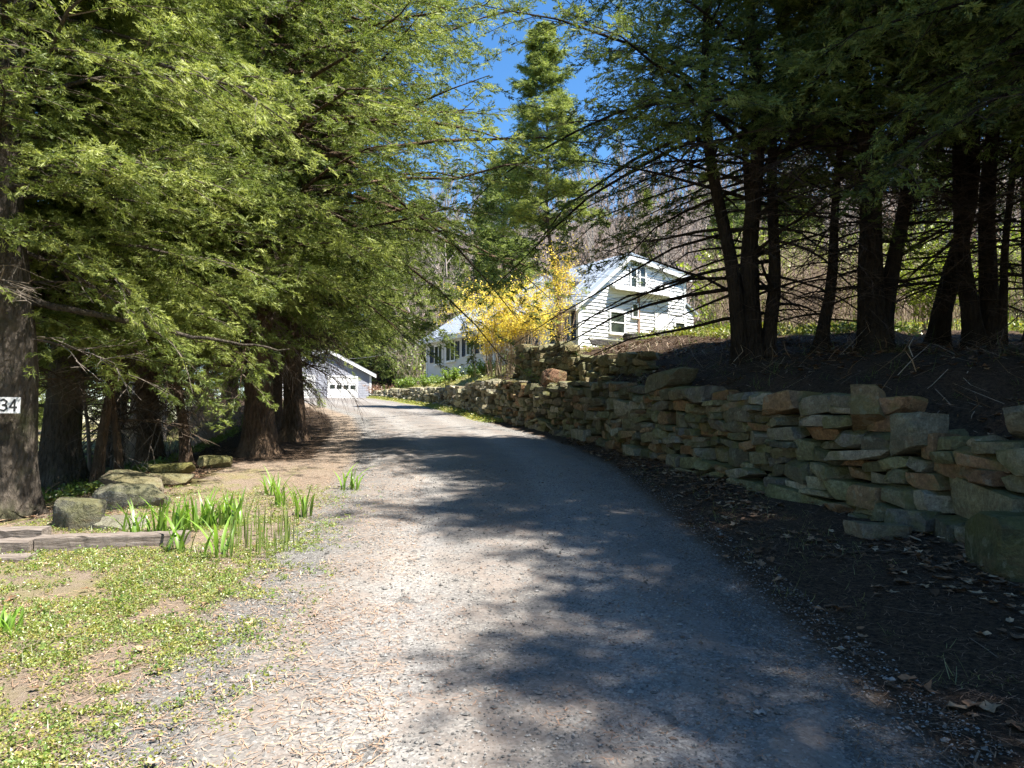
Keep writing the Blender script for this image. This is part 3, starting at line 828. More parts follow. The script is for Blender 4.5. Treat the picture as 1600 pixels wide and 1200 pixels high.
hY = plant_tree('slim young hemlock in bright leaf just left of the largest left trunk', -5.75, 13.1, tk, cr, 'bark')
dup(hY, (-7.0, 9.9, float(G(-7.0, 9.9))), 2.2, .95, 'slim young hemlock between the number board tree and the flared grey trunk')
dup(hY, (-6.1, 19.8, float(G(-6.1, 19.8))), 4.0, 1.15, 'young hemlock filling the row behind the dark second trunk')
# thin dead poles in the low ground
for k, (x, y, h, lb) in enumerate([(-9.0, 16.5, 4.5, 'thin leaning dead pole stem, leftmost of those before the pale clearing'), (-8.45, 15.8, 5.0, 'thin straight dead pole stem in the low woods, next to the reddish trunk'),
                                   (-8.9, 17.6, 4.8, 'slim grey dead stem with twig stubs among the thin poles'), (-8.3, 17.2, 4.2, 'thinnest short dead stem just left of the reddish trunk'), (-7.7, 13.4, 3.8, 'pale bent dead stem before the flared grey trunk')]):
    rg = np.random.default_rng(300 + k); t = np.linspace(0, 1, 12)
    P = np.stack([rg.normal(0, .3) * t + .05 * np.sin(t * 7), rg.normal(0, .2) * t, h * t], -1)
    mb = MB(); v, f = tubes(P[None], (.04 * (1 - .7 * t))[None], 7); mb.add(v, f, (.16, .13, .11), smooth=True)
    n_ = 22; tt = .15 + .8 * rg.random((1, n_)); p, d = lerp_poly(P[None], tt); p = p[0]; an = rg.random(n_) * 6.28; l = rg.uniform(.2, .8, n_)
    dirv = np.stack([np.cos(an), np.sin(an), rg.normal(.1, .3, n_)], -1)
    Q = p[:, None] + dirv[:, None] * (l[:, None] * np.linspace(0, 1, 4))[..., None] - np.array([0, 0, .15]) * (np.linspace(0, 1, 4) ** 2)[None, :, None]
    v, f = tubes(Q, np.full((n_, 4), 1) * np.array([.008, .006, .004, .002]), 3); mb.add(v, f, (.15, .12, .1))
    tag(mb.build('dead_sapling', M['bare'], None, (x, y, float(G(x, y)) - .05)), lb, 'dead tree')

# right bank --------------------------------------------------------------
def biasR1(ph, z): return 1 + .7 * np.clip(-np.cos(ph), 0, 1)
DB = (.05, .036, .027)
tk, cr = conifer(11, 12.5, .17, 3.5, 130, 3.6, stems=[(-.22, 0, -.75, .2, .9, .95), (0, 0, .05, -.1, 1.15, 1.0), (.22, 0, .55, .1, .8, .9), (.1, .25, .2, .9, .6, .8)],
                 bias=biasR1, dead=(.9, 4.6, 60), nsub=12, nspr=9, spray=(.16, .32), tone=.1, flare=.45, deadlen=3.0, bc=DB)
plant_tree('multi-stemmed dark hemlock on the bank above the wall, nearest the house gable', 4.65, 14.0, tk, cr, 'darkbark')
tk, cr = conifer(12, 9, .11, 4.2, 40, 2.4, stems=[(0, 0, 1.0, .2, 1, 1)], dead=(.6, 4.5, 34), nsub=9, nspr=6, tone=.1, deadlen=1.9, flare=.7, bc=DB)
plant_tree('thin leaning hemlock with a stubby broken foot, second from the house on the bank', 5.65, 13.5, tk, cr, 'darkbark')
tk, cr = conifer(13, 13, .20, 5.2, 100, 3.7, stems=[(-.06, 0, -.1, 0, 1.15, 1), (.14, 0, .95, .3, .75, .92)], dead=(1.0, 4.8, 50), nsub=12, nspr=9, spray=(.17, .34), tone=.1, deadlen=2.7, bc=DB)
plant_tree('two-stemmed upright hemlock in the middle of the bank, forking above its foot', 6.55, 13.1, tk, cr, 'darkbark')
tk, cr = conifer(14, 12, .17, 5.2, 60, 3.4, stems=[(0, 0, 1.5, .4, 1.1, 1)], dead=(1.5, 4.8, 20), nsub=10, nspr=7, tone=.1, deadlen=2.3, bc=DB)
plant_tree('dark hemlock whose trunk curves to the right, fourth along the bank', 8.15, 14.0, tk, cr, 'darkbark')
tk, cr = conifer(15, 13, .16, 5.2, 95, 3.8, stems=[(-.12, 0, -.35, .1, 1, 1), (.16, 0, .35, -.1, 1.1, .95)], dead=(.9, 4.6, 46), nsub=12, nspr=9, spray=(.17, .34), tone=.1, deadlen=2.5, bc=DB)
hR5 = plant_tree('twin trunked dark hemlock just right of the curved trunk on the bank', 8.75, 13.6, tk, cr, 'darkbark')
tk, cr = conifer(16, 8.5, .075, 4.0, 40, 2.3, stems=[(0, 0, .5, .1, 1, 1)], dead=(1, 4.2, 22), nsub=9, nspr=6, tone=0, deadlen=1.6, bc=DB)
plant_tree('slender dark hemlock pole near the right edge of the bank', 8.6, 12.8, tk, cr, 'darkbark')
# middle distance, lit from the right
tk, cr = conifer(17, 15.6, .12, 5.8, 85, 2.6, stems=[(0, 0, -.85, 0, 1, 1)], nsub=12, nspr=9, spray=(.2, .36), tone=.45, shape=.8, low=.9, up=.12, dead=(2, 5, 10))
plant_tree('bright green hemlock with a pointed top rising behind the yellow forsythia', 2.3, 33.5, tk, cr, 'bark')
# trees to the right of the picture that shade the bank and the drive
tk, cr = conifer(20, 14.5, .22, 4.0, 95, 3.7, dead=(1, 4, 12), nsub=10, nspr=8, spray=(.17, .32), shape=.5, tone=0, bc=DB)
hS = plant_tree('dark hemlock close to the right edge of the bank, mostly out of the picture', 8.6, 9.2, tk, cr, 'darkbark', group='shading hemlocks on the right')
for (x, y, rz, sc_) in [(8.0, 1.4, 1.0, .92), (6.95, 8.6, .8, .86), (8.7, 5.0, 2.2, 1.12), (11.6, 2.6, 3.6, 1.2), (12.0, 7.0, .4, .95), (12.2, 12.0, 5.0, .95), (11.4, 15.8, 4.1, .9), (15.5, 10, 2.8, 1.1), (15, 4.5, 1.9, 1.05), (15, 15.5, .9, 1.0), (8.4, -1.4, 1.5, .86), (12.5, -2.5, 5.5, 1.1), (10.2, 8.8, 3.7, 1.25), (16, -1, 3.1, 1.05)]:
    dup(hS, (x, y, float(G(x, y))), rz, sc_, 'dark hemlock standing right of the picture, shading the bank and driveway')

hS.scale = (1.15,) * 3
# unseen hemlocks added around the viewer to block sky light, plus the low woods
for (x, y, rz, sc_) in [(-10, -3, 1, 1.1), (-8, -9, 2, 1.1), (-2, -14, 3, 1.15), (5, -15, 4, 1.1), (-13, 4, 5, 1.15), (-15, 9.5, .5, 1.1), (-33, 42, 4.5, 1.2), (-44, 52, .9, 1.2), (-37, 60, 1.9, 1.2), (-58, 70, 2.9, 1.3), (-29, 21, 3.3, 1.1)]:
    dup(hS, (x, y, float(G(x, y))), rz, sc_, 'hemlock of the low woods and of the unseen trees added to block sky light')['group'] = 'hemlocks of the low woods'
# background conifers
tk, cr = conifer(21, 17, .25, 1.6, 95, 4.2, nsub=9, nspr=5, spray=(.5, .9), lod=True, tone=.06)
hBg = plant_tree('dark evergreen directly behind the garage roof', -13.5, 72, tk, cr, 'bark', group='evergreens behind the garage and house')
BG = [(-17.5, 73, 1.1, .95), (-10, 76, 2.0, 1.05), (-21.5, 71, 3.1, 1.0), (-6.5, 74, 4.0, .8), (-26, 66, .5, 1.05), (-8.5, 69, 5, .62), (-23, 84, 2.4, 1.2), (-2.5, 80, 3.3, .75),
      (-15, 86, 1.7, 1.2), (-31, 60, 3.9, 1.0), (14.5, 48, 2.2, .75), (19.5, 52, 4.2, .85), (27, 47, 5.1, .9), (33, 40, .9, .95), (24, 61, 3.3, .9), (-.6, 57, 2.7, 1.12), (6, 92, .4, .7), (18, 98, 1.4, .75), (-4, 98, 5.2, .8), (34, 88, 3.0, .8), (28, 104, 2.3, .8)]
for k, (x, y, rz, sc_) in enumerate(BG):
    dup(hBg, (x, y, float(G(x, y)) - .2), rz, sc_, 'dark evergreen in the woods behind the garage and house')

for (x, y, rz, sc_) in [(-22, 50, 5, .8), (-35, 50, .6, .9), (-40, 64, 2.6, 1.0), (-48, 70, 3.6, 1.1), (-60, 84, 4.6, 1.2)]:
    q = dup(hBg, (x, y, float(G(x, y)) - .2), rz, sc_, 'low branched evergreen in the low woods left of the driveway'); q['group'] = 'low branched evergreens of the low woods'
# ------------------------------------------------------------------ bare deciduous trees
def bare_tree(seed, H, r0, n1=14, n2=6, n3=6, n4=4, colr=(.3, .255, .215), spread=.9, up=.35, z0=.25):
    rg = np.random.default_rng(seed); mb = MB()
    K = 9; t = np.linspace(0, 1, K)
    P = np.stack([.25 * np.sin(t * 3 + rg.random() * 6) * t, .25 * np.sin(t * 2.5 + rg.random() * 6) * t, -.3 + H * t], -1)[None]
    rad = (r0 * (1 - .9 * t))[None]
    v, f = tubes(P, rad, 8); mb.add(v, f, colr, smooth=True)
    L = np.array([H * 1.0])
    for lvl, (m, sides, fac, lo) in enumerate([(n1, 5, .42, z0), (n2, 4, .5, .2), (n3, 3, .5, .15), (n4, 3, .55, .1)]):
        n = len(P); t = lo + (1 - lo) * (np.arange(m)[None] + rg.random((n, m))) / m
        p, d = lerp_poly(P, t)
        rv = rg.normal(size=(n, m, 3)); rv -= (rv * d).sum(-1, keepdims=True) * d; rv = nrm(rv)
        dd = nrm(d * .75 + rv * spread + np.array([0, 0, up]))
        ln = L[:, None] * fac * (1.1 - .75 * t) * rg.uniform(.6, 1.2, (n, m))
        k = 5 if lvl < 2 else 4; u = np.linspace(0, 1, k)
        Q = p[:, :, None] + dd[:, :, None] * (ln[..., None] * u)[..., None]
        Q = Q + rg.normal(0, .035, Q.shape) * (ln[..., None] * u)[..., None]; Q[..., 2] += .10 * ln[..., None] * u ** 2
        r_base = np.minimum([.5, .12, .045, .02][lvl] * r0 / .15, .016 * ln + .004)
        P = Q.reshape(-1, k, 3); L = ln.ravel()
        rr = np.maximum(r_base.reshape(-1)[:, None] * (1 - .8 * u[None]), .0045)
        v, f = tubes(P, rr, sides); mb.add(v, f, np.array(colr) * (1 + .08 * lvl), smooth=True)
    return mb


def plant_bare(label, x, y, mb, group, name='bare_tree'):
    o = mb.build(name, M['bare'], None, (x, y, float(G(x, y)) - .1)); return tag(o, label, 'tree', group)


protos = [bare_tree(50, 14, .16, colr=(.33, .28, .24)), bare_tree(51, 12, .12, 16, colr=(.36, .29, .25), spread=.7, up=.5), bare_tree(52, 15, .15, 12, colr=(.28, .25, .22), up=.6, spread=.65)]
pm = [p.mesh('bare_tree', M['bare']) for p in protos]
rg = np.random.default_rng(77); cnt = 0
hillpts = []
while len(hillpts) < 190:
    x = rg.uniform(-14, 75); y = rg.uniform(62, 118)
    if x < -8 + (y - 62) * -.2 or x > .75 * y: continue
    if any((x - a) ** 2 + (y - b_) ** 2 < 4.0 for a, b_ in hillpts): continue
    hillpts.append((x, y))
hillpts += [(13, 55), (9, 59), (17, 57), (22, 50), (26, 54), (31, 52), (4, 62), (37, 48), (0, 64), (30, 44), (36, 38), (24, 42)]
for (x, y) in hillpts:
    o = link('bare_tree', pm[int(rg.integers(3))], None, (x, y, float(G(x, y)) - .2)); o.rotation_euler = (0, 0, rg.random() * 6.28); o.scale = (rg.uniform(.85, 1.35),) * 3
    tag(o, 'leafless grey-brown tree on the wooded hillside behind the house', 'tree', 'bare trees on the hillside')
for (x, y) in [(-22, 26), (-28, 34), (-19, 40), (-34, 45), (-26, 52), (-42, 38), (-45, 60), (-55, 52), (-38, 70), (-62, 75), (-30, 24), (-50, 90), (-16, 31), (-72, 66), (-40, 30)]:
    o = link('bare_tree', pm[int(rg.integers(3))], None, (x, y, float(G(x, y)) - .2)); o.rotation_euler = (0, 0, rg.random() * 6.28); o.scale = (rg.uniform(.75, 1.0),) * 3
    tag(o, 'leafless grey tree in the low woods left of the driveway', 'tree', 'bare trees in the low woods')

# leaning bare shrub left of the house and the brush beyond the bank
def brush(seed, n, h, spread, colr, leaves=0, lcol=(.2, .28, .05), lsize=.05, r=.012, arch=.3):
    rg = np.random.default_rng(seed); mb = MB(); K = 7; t = np.linspace(0, 1, K)[None]
    an = rg.random(n) * 6.283; L = h * rg.uniform(.5, 1.05, n); sp_ = spread * rg.uniform(.1, 1, n)
    bx = rg.normal(0, spread * .22, (n, 2))
    hx, hy = np.cos(an), np.sin(an)
    P = np.stack([bx[:, :1] + hx[:, None] * sp_[:, None] * t ** 1.4, bx[:, 1:] + hy[:, None] * sp_[:, None] * t ** 1.4, -.1 + L[:, None] * (t * (1 + arch) - arch * t ** 2.5)], -1)
    P += rg.normal(0, .03, P.shape) * t[..., None] * h * .5
    v, f = tubes(P, r * (1 - .8 * t) * np.ones((n, 1)), 4); mb.add(v, f, colr, smooth=True)
    m = 7; tt = .25 + .75 * rg.random((n, m)); p, d = lerp_poly(P, tt)
    dd = nrm(d + rg.normal(0, .55, d.shape)); ln = L[:, None] * .28 * rg.uniform(.4, 1.2, (n, m))
    Q = (p[:, :, None] + dd[:, :, None] * (ln[..., None] * np.linspace(0, 1, 4))[..., None]).reshape(-1, 4, 3)
    v, f = tubes(Q, np.ones((len(Q), 1)) * np.array([[.4, .3, .22, .1]]) * r, 3); mb.add(v, f, np.array(colr) * 1.1)
    lm = None
    if leaves:
        lm = MB(); k = rg.integers(len(Q), size=leaves); p, d = lerp_poly(Q[k], rg.random((leaves, 1)) * .9 + .1); p = p[:, 0] + rg.normal(0, .03, (leaves, 3))
        lm.add(*leafquads(p, lsize * rg.uniform(.6, 1.3, leaves), rg), np.repeat(np.array(lcol) * rg.uniform(.6, 1.35, (leaves, 1)), 4, 0))
    return mb, lm


def leafquads(p, s, rg, flat=.0, aspect=.5):
    n = len(p); a = nrm(rg.normal(size=(n, 3)) * np.array([1, 1, 1 - flat])); b = rg.normal(size=(n, 3)) * np.array([1, 1, 1 - flat]); b = nrm(b - (b * a).sum(-1, keepdims=True) * a)
    s = s[:, None]; c = np.cross(a, b) * .12
    V = np.stack([p, p + (a * .5 + b * aspect + c) * s, p + a * s, p + (a * .5 - b * aspect + c) * s], 1)
    return V.reshape(-1, 3), np.arange(4 * n).reshape(n, 4)


def shrub(name, label, cat, x, y, mb, lm, lmat='leaf', part='foliage', group=None, stem='branch_mass'):
    root = thing(name, label, cat, (x, y, float(G(x, y))), 0, group)
    mb.build('stems' if stem is None else stem, M['bare'], root)
    if lm: lm.build(part, M[lmat], root)
    return root


mb, lm = brush(60, 90, 6.5, 4.5, (.42, .34, .27), r=.02, arch=.5)
shrub('bare_shrub', 'large leafless arching brown shrub at the left end of the house', 'shrub', -5.5, 58.5, mb, lm, stem='stem')
mb, lm = brush(61, 60, 4.0, 2.4, (.36, .3, .24), 900, (.2, .26, .05), .16, .016)
shrub('green_shrub', 'upright shrub in fresh leaf at the left corner of the house', 'shrub', -7.2, 53.5, mb, lm, stem='stem')
# forsythia ---------------------------------------------------------------
mb, lm = brush(62, 150, 3.3, 2.6, (.36, .29, .2), 0, r=.011, arch=.8)
rg = np.random.default_rng(63)
n_ = 17000; an = rg.random(n_) * 6.283; u = rg.random(n_)
root = thing('forsythia_bush', 'tall yellow flowering forsythia bush above the wall in front of the house', 'bush', (-.15, 29.5, float(G(-.15, 29.5))))
stems_v = np.concatenate(mb.v)
hi = stems_v[(stems_v[:, 2] > 1.25 + .45 * np.sin(stems_v[:, 0] * 2))]
p = hi[rg.integers(len(hi), size=n_)] + rg.normal(0, .055, (n_, 3)); keep = p[:, 2] > .8; p = p[keep]
fl = MB(); fl.add(*leafquads(p, .062 * rg.uniform(.6, 1.3, len(p)), rg, 0, .45), np.repeat(np.array((.88, .70, .11)) * rg.uniform(.75, 1.15, (len(p), 1)) * np.where(rg.random((len(p), 1)) > .85, np.array([[.6, .75, 1.2]]), 1), 4, 0))
mb.build('stem', M['bare'], root); fl.build('blossom', M['flower'], root)
# a smaller forsythia, orange-yellow, against the roof
mb, lm = brush(64, 40, 4.5, .65, (.3, .22, .14), 0, r=.015, arch=.35)
root = thing('forsythia_bush', 'narrow golden yellow forsythia behind the dark hanging boughs, left of the chimney', 'bush', (2.1, 31.8, float(G(2.1, 31.8))))
sv = np.concatenate(mb.v); hi = sv[sv[:, 2] > 2.6]; p = hi[rg.integers(len(hi), size=2000)] + rg.normal(0, .07, (2000, 3))
fl = MB(); fl.add(*leafquads(p, .07 * rg.uniform(.6, 1.3, len(p)), rg, 0, .45), np.repeat(np.array((.86, .66, .09)) * rg.uniform(.7, 1.15, (len(p), 1)), 4, 0))
mb.build('stem', M['bare'], root); fl.build('blossom', M['flower'], root)

# brush and fresh shrubs seen between the bank trunks
mbA, _ = brush(65, 110, 3.4, 1.9, (.42, .33, .26), r=.012, arch=.15); meA = mbA.mesh('brush_thicket', M['bare'])
mbB, lmB = brush(66, 60, 3.6, 2.2, (.26, .2, .14), 4200, (.30, .36, .05), .11, .014)
protoB = shrub('green_shrub', 'yellow-green shrub in fresh leaf beyond the bank trees', 'shrub', 9.0, 27.0, mbB, lmB, group='fresh green shrubs beyond the bank', stem='stem')
rg = np.random.default_rng(67)
for (x, y) in [(8.4, 21.5), (10.2, 23), (7.6, 24.2), (12.2, 24), (11.2, 27.5), (14.3, 26), (9.3, 30), (16.5, 28), (13, 31), (17.5, 24), (19, 32), (15.5, 35)]:
    o = link('brush_thicket', meA, None, (x, y, float(G(x, y)))); o.rotation_euler = (0, 0, rg.random() * 6.28); o.scale = (rg.uniform(.8, 1.2),) * 3
    tag(o, 'thicket of bare tan stems in the sunlit clearing beyond the bank trees', 'shrub', 'bare thickets beyond the bank')
for (x, y, s_) in [(12.8, 29, 1.0), (17.2, 30.5, 1.2), (21, 28, 1.1), (15, 38, 1.5), (20, 37, 1.5), (25, 35, 1.6), (11.8, 35.5, 1.1), (27, 42, 1.7), (12.6, 21.5, .7), (16.8, 20.8, .7), (23.5, 24.5, 1.1), (13.5, 43.5, 1.3), (18, 45, 2.0), (23, 43, 2.2), (14.2, 33.5, 1.3), (29, 37, 2.0), (10.6, 31.5, 1.2), (19.5, 24.2, 1.0), (33, 33, 1.9)]:
    dup(protoB, (x, y, float(G(x, y))), rg.random() * 6.28, s_)
for (x, y) in [(-9.5, 19), (-11.5, 22.5), (-13, 18), (-10.6, 25), (-14.5, 27), (-17, 23), (-8.8, 21.5)]:
    o = link('brush_thicket', meA, None, (x, y, float(G(x, y)))); o.rotation_euler = (0, 0, rg.random() * 6.28); o.scale = (rg.uniform(.5, .8),) * 3
    tag(o, 'thicket of bare tan stems in the shady low ground left of the driveway', 'shrub', 'bare thickets in the low ground')
# weeds and dry perennials by the garage end of the far wall
mb, lm = brush(68, 70, .9, 1.2, (.36, .2, .15), 500, (.34, .22, .16), .08, .012)
shrub('dry_perennial', 'reddish brown dry perennials at the garage end of the far wall', 'plant', -9.9, 54.5, mb, lm, stem='stem')
mb, lm = brush(69, 50, .7, .7, (.2, .22, .07), 700, (.2, .3, .04), .09, .01)
sh = shrub('leafy_perennial', 'low green perennial on the slope above the far sunlit wall', 'plant', -6.5, 47.2, mb, lm, group='green perennials above the far wall', stem='stem')
for (x, y, s_) in [(-5.2, 44.2, 1.0), (-4.2, 42.0, .8), (-3.2, 40.2, 1.1), (-7.6, 50.0, .9), (-1.9, 37.5, .9), (-1.2, 35.5, 1.0), (.2, 33.2, 1.0)]:
    dup(sh, (x, y, float(G(x, y))), rg.random() * 6.28, s_)

# ------------------------------------------------------------------ house
TH = R_(35)
house = thing('house', 'white clapboard house with pale metal roof and dark shutters up the slope', 'house', (3.31, 36.0, 0), TH)


def clap(mb, T, a0, a1, z0, top, pitch=.19, col=(1, 1, 1), lo=.004, out=.05):
    """horizontal boards on a face; T maps (a, out, z) to local coordinates; top(a) is the outline"""
    aa = np.linspace(a0, a1, 400); tp = np.array([top(a) for a in aa]); z = z0
    while z < tp.max() - .02:
        z1 = min(z + pitch, tp.max())
        ok = aa[tp >= z + .02]
        if len(ok) > 1:
            l, r = ok[0], ok[-1]; ok2 = aa[tp >= z1 - .001]; l2, r2 = (ok2[0], ok2[-1]) if len(ok2) > 1 else ((l + r) / 2, (l + r) / 2)
            v = [T(l, out, z), T(r, out, z), T(r2, lo, z1), T(l2, lo, z1), T(l, lo - .005, z), T(r, lo - .005, z)]
            mb.add(v, [(0, 1, 2, 3), (4, 5, 1, 0)], col)
        z += pitch


gT = lambda a, o_, z: (a, -o_, z)              # gable face (toward the camera)
lT = lambda a, o_, z: (-o_, a, z)              # long face (toward the drive)
SR, ZR, ZE, ZE2, SW, TW = 3.36, 10.3, 7.58, 9.66, 7.65, 7.7


def gtop(s): return ZE + (ZR - ZE) * s / SR if s < SR else ZR - (ZR - ZE2) * (s - SR) / (SW - SR)


mb = MB()
clap(mb, gT, 0, SW, 5.0, gtop); clap(mb, lambda a, o_, z: (-o_, TW - a, z), 0, TW, 5.0, lambda s: ZE)
pts = [(0, ZE), (SR, ZR), (SW, ZE2), (SW, 3.6), (0, 3.6)]
v = [(s, 0, z) for s, z in pts] + [(s, TW, z) for s, z in pts]
mb.add(v, [(4, 3, 2, 1, 0), (5, 6, 7, 8, 9)]); mb.add(v, [(3, 8, 7, 2), (4, 0, 5, 9)])
mb.build('wall', M['siding'], house)
mb = MB(); mb.box(-.03, SW + .03, -.04, .3, 3.5, 4.98); mb.box(-.04, .3, .31, TW, 3.5, 4.98); mb.build('foundation', M['found'], house)


def roof_slab(mb, s0, z0, s1, z1, t0, t1, th=.14):
    d = math.hypot(s1 - s0, z1 - z0); n0 = (-(z1 - z0) / d * th, (s1 - s0) / d * th)
    v = []
    for t in (t0, t1):
        v += [(s0, t, z0), (s1, t, z1), (s1 + n0[0], t, z1 + n0[1]), (s0 + n0[0], t, z0 + n0[1])]
    mb.add(v, [(0, 1, 2, 3), (7, 6, 5, 4), (3, 2, 6, 7), (4, 5, 1, 0), (0, 3, 7, 4), (1, 5, 6, 2)])


def seams(mb, s0, z0, s1, z1, t0, t1, step=.5, th=.14):
    d = math.hypot(s1 - s0, z1 - z0); ux, uz = (s1 - s0) / d, (z1 - z0) / d; nx_, nz_ = -uz, ux
    t = t0 + .2
    while t < t1:
        q = []
        for (a, b_) in ((th - .01, -.015), (th + .03, -.015), (th + .03, .015), (th - .01, .015)):
            q += [(s0 + nx_ * a, t + b_, z0 + nz_ * a), (s1 + nx_ * a, t + b_, z1 + nz_ * a)]
        mb.add(q, [(0, 1, 3, 2), (2, 3, 5, 4), (4, 5, 7, 6)]); t += step


sl = (ZR - ZE) / SR
mb = MB(); roof_slab(mb, -.4, ZE - .4 * sl + .02, SR, ZR + .02, -.25, TW + .1); seams(mb, -.4, ZE - .4 * sl + .02, SR, ZR + .02, -.25, TW + .1)
sl2 = (ZE2 - ZR) / (SW - SR)
roof_slab(mb, SR + .003, ZR + .02, SW + .35, ZE2 + .35 * sl2 + .02, -.25, TW + .1)
r = mb.build('roof', M['roof'], house)
mb = MB()
for (s0, z0, s1, z1) in ((-.42, ZE - .42 * sl - .2, SR, ZR - .2), (SR, ZR - .2, SW + .36, ZE2 + .36 * sl2 - .2)):
    v = [(s0, -.28, z0), (s1, -.28, z1), (s1, -.28, z1 + .2), (s0, -.28, z0 + .2), (s0, -.22, z0), (s1, -.22, z1), (s1, -.22, z1 + .2), (s0, -.22, z0 + .2)]
    mb.add(v, [(0, 1, 2, 3), (4, 7, 6, 5), (0, 4, 5, 1), (3, 2, 6, 7)])
mb.box(-.46, -.42, -.2, TW, ZE - .4 * sl - .12, ZE - .4 * sl + .1)
mb.build('roof_trim', M['white'], house)
mb = MB()
for s in (0, SW): mb.box(s - .09, s + .09, -.07, .1, 4.98, gtop(s) - .08)
mb.build('corner_board', M['white'], house)


def window(parent, T, a, z, w, h, cols=1, rows=2, fr=.09, out=.08, name='window'):
    """T maps (a, out, z); two-sash or casement window"""
    def bx(mb, a0, a1, o0, o1, z0, z1):
        P = [T(x, o_, zz) for zz in (z0, z1) for o_ in (o0, o1) for x in (a0, a1)]
        mb.add(P, [(0, 2, 3, 1), (4, 5, 7, 6), (0, 1, 5, 4), (2, 6, 7, 3), (0, 4, 6, 2), (1, 3, 7, 5)])
    mb = MB()
    bx(mb, a - w / 2 - fr, a - w / 2, .0, out + .03, z - fr, z + h + fr); bx(mb, a + w / 2, a + w / 2 + fr, .0, out + .03, z - fr, z + h + fr)
    bx(mb, a - w / 2, a + w / 2, .0, out + .035, z + h, z + h + fr * 1.1); bx(mb, a - w / 2 - fr - .03, a + w / 2 + fr + .03, .0, out + .07, z - fr - .045, z - fr + .0)
    bx(mb, a - w / 2, a + w / 2, .0, out + .02, z - fr + .003, z)
    for k in range(1, rows): bx(mb, a - w / 2, a + w / 2, .0, out + .012, z + h * k / rows - .03, z + h * k / rows + .03)
    for k in range(1, cols): bx(mb, a - w / 2 + w * k / cols - .03, a - w / 2 + w * k / cols + .03, .0, out + .016, z, z + h)
    fo = mb.build(name, M['white'], parent)
    g = MB(); bx(g, a - w / 2, a + w / 2, .0, out - .012, z, z + h); g.build('pane', M['glass'], fo)
    return fo


def board(mb, T, a0, a1, o0, o1, z0, z1, col=(1, 1, 1)):
    P = [T(x, o_, zz) for zz in (z0, z1) for o_ in (o0, o1) for x in (a0, a1)]
    mb.add(P, [(0, 2, 3, 1), (4, 5, 7, 6), (0, 1, 5, 4), (2, 6, 7, 3), (0, 4, 6, 2), (1, 3, 7, 5)], col)


def shutter(parent, T, a, z, w, h):
    mb = MB(); board(mb, T, a - w / 2, a - w / 2 + .05, .0, .075, z, z + h); board(mb, T, a + w / 2 - .05, a + w / 2, .0, .075, z, z + h)
    n_ = int(h / .09)
    for k in range(n_):
        zz = z + h * k / n_
        P = [T(x, o_, q) for (o_, q) in ((.065, zz), (.04, zz + h / n_ * .98)) for x in (a - w / 2 + .05, a + w / 2 - .05)]
        mb.add(P, [(0, 1, 3, 2)])
    mb.build('shutter', M['shutter'], parent)


# gable: u -> s
def su(u):
    k = (u - 800) / F; return (k * 36 - 3.31) / (.819 - k * .574)


def zv(s, v): return 1.6 + (36 + .574 * s) * (HOR - v) / F


s_a = su(964); window(house, gT, s_a, zv(s_a, 519), .92, 1.02)
s_b = su(990); s_c = su(1004.5)
for s in (s_b, s_c): window(house, gT, s, zv(s, 447), .36, 1.0, 1, 2, .07)
s_d = su(992); window(house, gT, s_d, zv(s_d, 494), .34, .62, 1, 1, .07)
s_e = su(1025)
# porch: roof hood, posts, door
h0, h1 = su(955), su(1046); zh = zv((h0 + h1) / 2, 462)
ph = MB()
v = [(h0 - .1, -.5, zh + .1), (h1 + .1, -.5, zh + .1), (h1 + .1, -.04, zh + .32), (h0 - .1, -.04, zh + .32), (h0 - .1, -.5, zh + .22), (h1 + .1, -.5, zh + .22), (h1 + .1, -.04, zh + .46), (h0 - .1, -.04, zh + .46)]
ph.add(v, [(3, 2, 1, 0), (4, 5, 6, 7), (0, 1, 5, 4), (0, 4, 7, 3), (1, 2, 6, 5)]); pr = ph.build('porch_roof', M['white'], house)
zb_ = 5.35
for s in (su(998),):
    q = MB(); q.box(s - .07, s + .07, -.09, -.0, zb_, zh + .2); q.build('trim_board', M['brownwood'], house)
q = MB(); q.box(h0 - .1, h1 + .2, -.9, -.06, zb_ - .18, zb_); q.build('porch_floor', M['brownwood'], house)
dm = MB(); sd_ = su(1036); dm.box(sd_ - .48, sd_ + .48, -.07, -.032, zb_, zb_ + 2.05)
for zz in (.15, 1.1):
    for sx in (-.38, .05): dm.box(sd_ + sx, sd_ + sx + .33, -.085, -.07, zb_ + zz, zb_ + zz + .75)
do = dm.build('door', M['white'], house)
k_ = MB(); k_.box(sd_ - .44, sd_ - .38, -.14, -.071, zb_ + .95, zb_ + 1.02); k_.build('handle', M['chim'], do)
q = MB(); board(q, gT, sd_ - .62, sd_ - .48, .0, .08, zb_, zb_ + 2.2); board(q, gT, sd_ + .48, sd_ + .62, .0, .08, zb_, zb_ + 2.2); board(q, gT, sd_ - .48, sd_ + .48, .0, .08, zb_ + 2.06, zb_ + 2.2); q.build('door_frame', M['white'], house)
window(house, gT, su(1062), zb_ + .75, .7, .95)
# lean-to on the far side of the gable
q = MB(); clap(q, gT, SW + .1, 8.35, 4.9, lambda s: 8.1 - .55 * (s - SW)); q.add([(SW, .4, 3.6), (8.35, .02, 3.6), (8.35, .02, 7.7), (SW, .02, 8.1), (8.35, 5, 3.6), (8.35, 5, 7.7), (SW, 5, 8.1)], [(1, 4, 5, 2)]); q.add([(SW + .1, 0, 3.6), (8.35, 0, 3.6), (8.35, 0, 7.7), (SW + .1, 0, 8.05)], [(0, 1, 2, 3)]); q.build('lean_to_wall', M['siding'], house)
q = MB(); roof_slab(q, SW + .02, 8.14, 8.6, 7.62, -.15, 5.1, .1); q.build('lean_to_roof', M['roof'], house)
